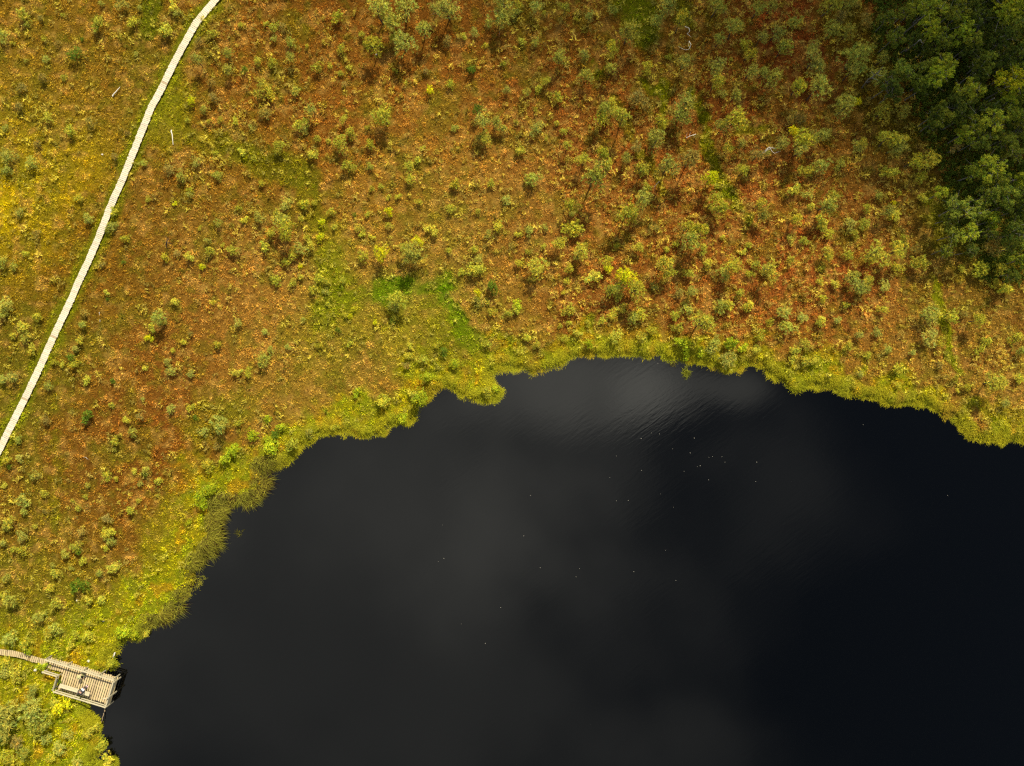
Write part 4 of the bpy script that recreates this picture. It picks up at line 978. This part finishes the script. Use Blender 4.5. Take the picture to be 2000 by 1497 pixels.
def head_parts(body, c, fwd, hairmat, label_hair='hair', hat=None):
    c = np.array(c); f = np.array(fwd, float); f /= np.linalg.norm(f); lat = np.array([f[1], -f[0], 0]); lat /= np.linalg.norm(lat); up = np.cross(lat, f)
    mb = MB()
    def ell(ctr, rx, ry, rz, zmin=-1.0, n=12, m_=8):
        vs = []; fs = []
        for i_ in range(m_ + 1):
            ph = math.asin(max(-1, min(1, zmin + (1 - zmin) * i_ / m_)))
            for k_ in range(n):
                t = 6.283 * k_ / n
                vs.append(ctr + lat * rx * math.cos(ph) * math.cos(t) + f * ry * math.cos(ph) * math.sin(t) + up * rz * math.sin(ph))
        for i_ in range(m_):
            for k_ in range(n): fs.append((i_ * n + k_, i_ * n + (k_ + 1) % n, (i_ + 1) * n + (k_ + 1) % n, (i_ + 1) * n + k_))
        mb.add(vs, fs)
    if hat is None:
        ell(c + up * .02 - f * .015, .088, .108, .122, -.25); ell(c - f * .055 - up * .03, .075, .06, .12, -.9)
        mb.build(label_hair, hairmat, body)
    else:
        ell(c + up * .055, .092, .108, .10, -.05)
        n = 20; vs = []; fs = []
        for i_, (r_, dz) in enumerate(((.09, 0), (.17, -.012), (.215, -.03), (.21, -.04), (.09, -.012))):
            for k_ in range(n):
                t = 6.283 * k_ / n; vs.append(c + up * (.06 + dz) + lat * r_ * math.cos(t) + f * r_ * 1.05 * math.sin(t))
        for i_ in range(4):
            for k_ in range(n): fs.append((i_ * n + k_, i_ * n + (k_ + 1) % n, (i_ + 1) * n + (k_ + 1) % n, (i_ + 1) * n + k_))
        mb.add(vs, fs); mb.build('sun_hat', hat, body)
    eye = MB()
    for s_ in (-1, 1):
        q = c + f * .092 + lat * .033 * s_ + up * .012; eye.box(q, (.011, .005, .006), (lat, f, up))
    eye.build('eyes', M_BLACK, body)


def seated(name, loc, yaw, hip_h, knee_f, knee_z, foot_f, foot_z, spread, shirt, trousers, shoe, label, hat=None, lean=.08):
    J = {'pel': (0, 0, hip_h + .10), 'waist': (0, lean * .3, hip_h + .26), 'chest': (0, lean, hip_h + .44), 'neck': (0, lean * 1.2, hip_h + .59), 'jaw': (0, lean * 1.3 + .02, hip_h + .66),
         'head': (0, lean * 1.4 + .02, hip_h + .75), 'crown': (0, lean * 1.4 + .005, hip_h + .83), 'nose': (0, lean * 1.4 + .112, hip_h + .735),
         'ear_l': (-.082, lean * 1.4, hip_h + .745), 'ear_r': (.082, lean * 1.4, hip_h + .745)}
    E = [('pel', 'waist'), ('waist', 'chest'), ('chest', 'neck'), ('neck', 'jaw'), ('jaw', 'head'), ('head', 'crown'), ('head', 'nose'), ('head', 'ear_l'), ('head', 'ear_r')]
    R = {'pel': (.155, .12), 'waist': (.125, .10), 'chest': (.145, .105), 'neck': .052, 'jaw': .062, 'head': (.078, .095), 'crown': (.055, .065), 'nose': .014, 'ear_l': .016, 'ear_r': .016}
    for s_, x_ in (('l', -1), ('r', 1)):
        J[s_ + 'sh'] = (.17 * x_, lean, hip_h + .52); J[s_ + 'el'] = (.245 * x_, lean + .10, hip_h + .28); J[s_ + 'wr'] = (.12 * x_, lean + .30, hip_h + .22)
        J[s_ + 'hip'] = (.095 * x_, .02, hip_h + .07); J[s_ + 'kn'] = (spread * x_, knee_f, knee_z); J[s_ + 'an'] = (spread * .6 * x_, foot_f, foot_z); J[s_ + 'toe'] = (spread * .7 * x_, foot_f + .17, foot_z - .035)
        E += [('chest', s_ + 'sh'), (s_ + 'sh', s_ + 'el'), (s_ + 'el', s_ + 'wr'), ('pel', s_ + 'hip'), (s_ + 'hip', s_ + 'kn'), (s_ + 'kn', s_ + 'an'), (s_ + 'an', s_ + 'toe')]
        R.update({s_ + 'sh': .058, s_ + 'el': .042, s_ + 'wr': .027, s_ + 'hip': .085, s_ + 'kn': .058, s_ + 'an': .038, s_ + 'toe': (.042, .026)})
        hand(J, E, R, s_, s_ + 'wr', (-.25 * x_, .9, -.1), (0, 0, -1))
    body = skinned(name, J, E, R, M_SKIN, None, 'pel', 2)
    body.location = loc; body.rotation_euler = (0, 0, yaw)
    tag(body, label, 'person')
    def garment(nm, keys, grow, mat, root):
        g = {k_: tuple(np.array(R[k_]) + grow) if hasattr(R[k_], '__len__') else R[k_] + grow for k_ in keys}
        skinned(nm, {k_: J[k_] for k_ in keys}, [e_ for e_ in E if e_[0] in keys and e_[1] in keys], g, mat, body, root)
    garment('jacket', ['pel', 'waist', 'chest', 'lsh', 'rsh', 'lel', 'rel', 'lwr', 'rwr'], .016, shirt, 'pel')
    garment('trousers', ['pel', 'lhip', 'rhip', 'lkn', 'rkn', 'lan', 'ran'], .013, trousers, 'pel')
    for s_ in 'lr':
        a, b_ = np.array(J[s_ + 'an']), np.array(J[s_ + 'toe'])
        mb = MB(); d = b_ - a; hl = a - d * .25
        mb.tube([hl + (0, 0, -.02), a + (0, 0, -.01), (a + b_) / 2 + (0, 0, -.01), b_ + d * .08], [.036, .050, .046, .026], 9); mb.build('shoe', shoe, body)
    head_parts(body, J['head'], (0, 1, -.05), M_HAIR, 'hair', hat)
    return body


yaw_v = math.atan2(-VX[1], -VX[0]) - math.pi / 2      # facing up the deck (-v)
yaw_dn = math.atan2(VX[1], VX[0]) - math.pi / 2
p = O + D(3.62, .50, 0)
seated('person', tuple(p), yaw_dn + .5, 0.0, .36, .16, .30, .055, .26, M_OLIVE, M_GREY, M_GREY, 'person in olive jacket and straw hat sitting on the deck by the upper railing', M_STRAW, .06)
p = O + D(4.22, 2.03, 0)
seated('person', tuple(p), yaw_v - .35, .44, .46, .50, .40, .075, .11, M_BLACK, M_DENIM, M_PINK, 'dark-haired person in black with pale pink shoes sitting on the pier bench', None, .10)
R2 = Matrix.Rotation(yaw_v - .35, 3, 'Z')
bk = MB()
for s_ in (-1, 1):
    bk.box((.085 * s_, .39, .70 + .0), (.082, .115, .006), ((.98, 0, .2 * s_), (0, .97, .22), (-.2 * s_, -.2, .96)))
bo = bk.build('open_book', M_PAPER, None, tuple(p)); bo.rotation_euler = (0, 0, yaw_v - .35)
tag(bo, 'open white book on the lap of the person in black', 'book')

# ------------------------------------------------------------------ small pale specks of unknown origin on the lake
SPECK = [(1285, 710), (1272.5, 846), (1288, 848), (1356, 856), (1313.6, 877), (1348, 885), (1384.5, 893.5), (1391.5, 892), (1410, 892.5), (1416, 903), (1478, 903), (1336, 921), (1362, 912), (1367.5, 910),
         (1191, 933), (1204, 891), (1252.5, 857), (1253, 919), (1036, 968), (1227, 978), (1204, 978.6), (1290, 965), (1476, 941), (1384, 937.6), (1315, 991), (864, 1026), (856, 1097), (867, 1091),
         (1055, 1109), (1132, 1111), (1238, 1117), (1125, 1127), (1320, 1134), (978, 1187), (901, 1219), (948, 1257), (1023, 1047), (1300, 1075), (1851, 968), (1686, 830)]
lf = MB(); n = 10; vs = [(0, 0, .012)]
for a in range(n):
    t = 6.283 * a / n; vs.append((.055 * math.cos(t) * (1.3 if a % 5 == 0 else 1), .034 * math.sin(t), .004 + .008 * (a % 2)))
vs += [(0, 0, 0)]
lf.add(vs, [(0, 1 + a, 1 + (a + 1) % n) for a in range(n)] + [(n + 1, 1 + (a + 1) % n, 1 + a) for a in range(n)])
lmesh = lf.mesh('floating_speck', plain_mat('pale_speck', (.26, .24, .19), .7))
for px, py in SPECK:
    p = W(px, py, WZ); o = link('floating_speck', lmesh, None, (p[0], p[1], WZ + .004)); o.rotation_euler = (0, 0, rg.uniform(0, 6.28)); o.scale = (rg.uniform(.38, .75),) * 3
    tag(o, f'tiny pale speck floating on dark lake, {px / 20:.1f}% across, {py / 14.97:.1f}% down', 'leaf', 'specks floating on the lake')

# ------------------------------------------------------------------ cloud high over the scene, shading the top right
def cloud():
    lobes = [(1930, 60, 17), (1640, -120, 17), (1300, -150, 11), (2180, 330, 13), (900, -210, 9), (2250, 20, 22), (1780, 150, 12), (1950, 330, 9), (1480, -20, 10), (700, -130, 8), (1030, -90, 10), (1200, 10, 8), (1400, 60, 8), (1620, 90, 10)]
    dist = 900 / math.sin(SUN_EL); V = []; F = []
    for j, (px, py, r) in enumerate(lobes):
        g = W(px, py); cpos = np.array(g) + np.array(SUN) * dist
        n, m_ = 28, 14; o = len(V)
        for i_ in range(m_ + 1):
            ph = math.pi * (i_ / m_ - .5)
            for k_ in range(n):
                t = 2 * math.pi * k_ / n; d = np.array([math.cos(ph) * math.cos(t), math.cos(ph) * math.sin(t), math.sin(ph)])
                k = 1 + .35 * (float(fbm(np.array([d[0] * 2.2 + j * 3]), np.array([d[1] * 2.2 + d[2]]), 77)[0]) - .5) * 2
                V.append(cpos + d * r * k * np.array([1, 1, .5]))
        for i_ in range(m_):
            for k_ in range(n): F.append((o + i_ * n + k_, o + i_ * n + (k_ + 1) % n, o + (i_ + 1) * n + (k_ + 1) % n, o + (i_ + 1) * n + k_))
    m, nt, N, L = mat_new('thin_cloud'); out_ = N('ShaderNodeOutputMaterial'); d = N('ShaderNodeBsdfDiffuse'); d.inputs[0].default_value = (.9, .9, .9, 1)
    t = N('ShaderNodeBsdfTransparent'); mx = N('ShaderNodeMixShader'); mx.inputs[0].default_value = CLOUD
    L(t.outputs[0], mx.inputs[1]); L(d.outputs[0], mx.inputs[2]); L(mx.outputs[0], out_.inputs[0])
    tag(link('cloud', new_mesh('cloud', V, F, m, None, True)), 'thin white cloud high above the forest corner', None, None, 'structure')


CLOUD = .31
cloud()

# ------------------------------------------------------------------ world, sun, camera
wd = bpy.data.worlds.new('World'); scene.world = wd; wd.use_nodes = True; nt = wd.node_tree; nt.nodes.clear(); N = nt.nodes.new; L = nt.links.new
out_ = N('ShaderNodeOutputWorld'); bg = N('ShaderNodeBackground'); bg.inputs['Strength'].default_value = .06
sky = N('ShaderNodeTexSky'); sky.sky_type = 'NISHITA'; sky.sun_disc = False; sky.sun_elevation = SUN_EL; sky.sun_rotation = SUN_AZ
# clouds on a flat layer overhead: direction.xy / direction.z, scaled so that 1 unit = one camera height
tc = N('ShaderNodeTexCoord'); sp = N('ShaderNodeSeparateXYZ'); L(tc.outputs['Generated'], sp.inputs[0])


def math_n(op, a, b=None, c=None):
    n_ = N('ShaderNodeMath'); n_.operation = op
    for i_, q in enumerate((a, b, c)):
        if q is None: continue
        if isinstance(q, (int, float)): n_.inputs[i_].default_value = q
        else: L(q, n_.inputs[i_])
    return n_.outputs[0]


zc = math_n('MAXIMUM', sp.outputs['Z'], .04)
cx = math_n('DIVIDE', sp.outputs['X'], zc); cy = math_n('DIVIDE', sp.outputs['Y'], zc)
cv = N('ShaderNodeCombineXYZ'); L(cx, cv.inputs[0]); L(cy, cv.inputs[1])
nz = N('ShaderNodeTexNoise'); nz.inputs['Scale'].default_value = 3.2; nz.inputs['Detail'].default_value = 5; L(cv.outputs[0], nz.inputs['Vector'])
nf = nz.outputs['Fac']


def blob(px, py, rx, ry, amp, rot=0.0):
    """soft cloud mass on the layer, seen in the lake at about that place"""
    mp = N('ShaderNodeMapping'); mp.vector_type = 'TEXTURE'
    mp.inputs['Location'].default_value = ((px - 1000) / PPM / H, (748.5 - py) / PPM / H, 0); mp.inputs['Rotation'].default_value = (0, 0, rot)
    mp.inputs['Scale'].default_value = (rx / PPM / H, ry / PPM / H, 1); L(cv.outputs[0], mp.inputs[0])
    ln = N('ShaderNodeVectorMath'); ln.operation = 'LENGTH'; L(mp.outputs[0], ln.inputs[0])
    dist = math_n('MULTIPLY_ADD', math_n('SUBTRACT', nf, .5), 1.7, ln.outputs['Value'])
    mr = N('ShaderNodeMapRange'); mr.interpolation_type = 'SMOOTHERSTEP'; mr.inputs[1].default_value = 1.35; mr.inputs[2].default_value = .1; mr.inputs[3].default_value = 0; mr.inputs[4].default_value = amp
    L(dist, mr.inputs[0]); return mr.outputs[0]


tot = blob(600, 1120, 900, 760, .21)
for a in ((1110, 772, 270, 105, .44, .05), (1300, 770, 120, 70, .42), (950, 950, 430, 260, .20, .3), (1440, 760, 80, 50, .40), (1560, 950, 190, 210, .12), (1340, 1450, 160, 110, .05), (1050, 1000, 240, 250, .10),
          (-500, 800, 900, 900, .3), (-300, -900, 1500, 1000, .3), (1200, -1000, 1400, 800, .25), (3900, -700, 1200, 1400, .25), (3900, 2900, 1200, 1200, .2), (-200, 3600, 1500, 1000, .25)):
    tot = math_n('ADD', tot, blob(*a))
lay = math_n('MULTIPLY', tot, math_n('GREATER_THAN', sp.outputs['Z'], 0))
cl = N('ShaderNodeMix'); cl.data_type = 'RGBA'; cl.clamp_factor = True; cl.inputs[7].default_value = (40, 39, 34.5, 1)
L(lay, cl.inputs[0]); L(sky.outputs[0], cl.inputs[6]); L(cl.outputs[2], bg.inputs['Color']); L(bg.outputs[0], out_.inputs[0])

sl = bpy.data.lights.new('sun', 'SUN'); sl.energy = 4.8; sl.angle = math.radians(.5); sl.color = (1, .93, .74)
so = link('sun', sl, None, (0, 0, 200)); so.rotation_euler = SUN.to_track_quat('Z', 'Y').to_euler()
cd = bpy.data.cameras.new('camera'); cd.sensor_width = 36; cd.lens = 36 * H * PPM / 2000; cd.clip_start = .5; cd.clip_end = 6000
co = link('camera', cd, None, (0, 0, H)); scene.camera = co
vs_ = scene.view_settings; vs_.view_transform = 'Standard'; vs_.look = 'None'; vs_.gamma = 1; vs_.exposure = .58
scene.render.engine = 'CYCLES'; scene.cycles.max_bounces = 6; scene.cycles.diffuse_bounces = 3; scene.cycles.transparent_max_bounces = 12
scene.cycles.use_denoising = False
scene.cycles.filter_width = 1.25
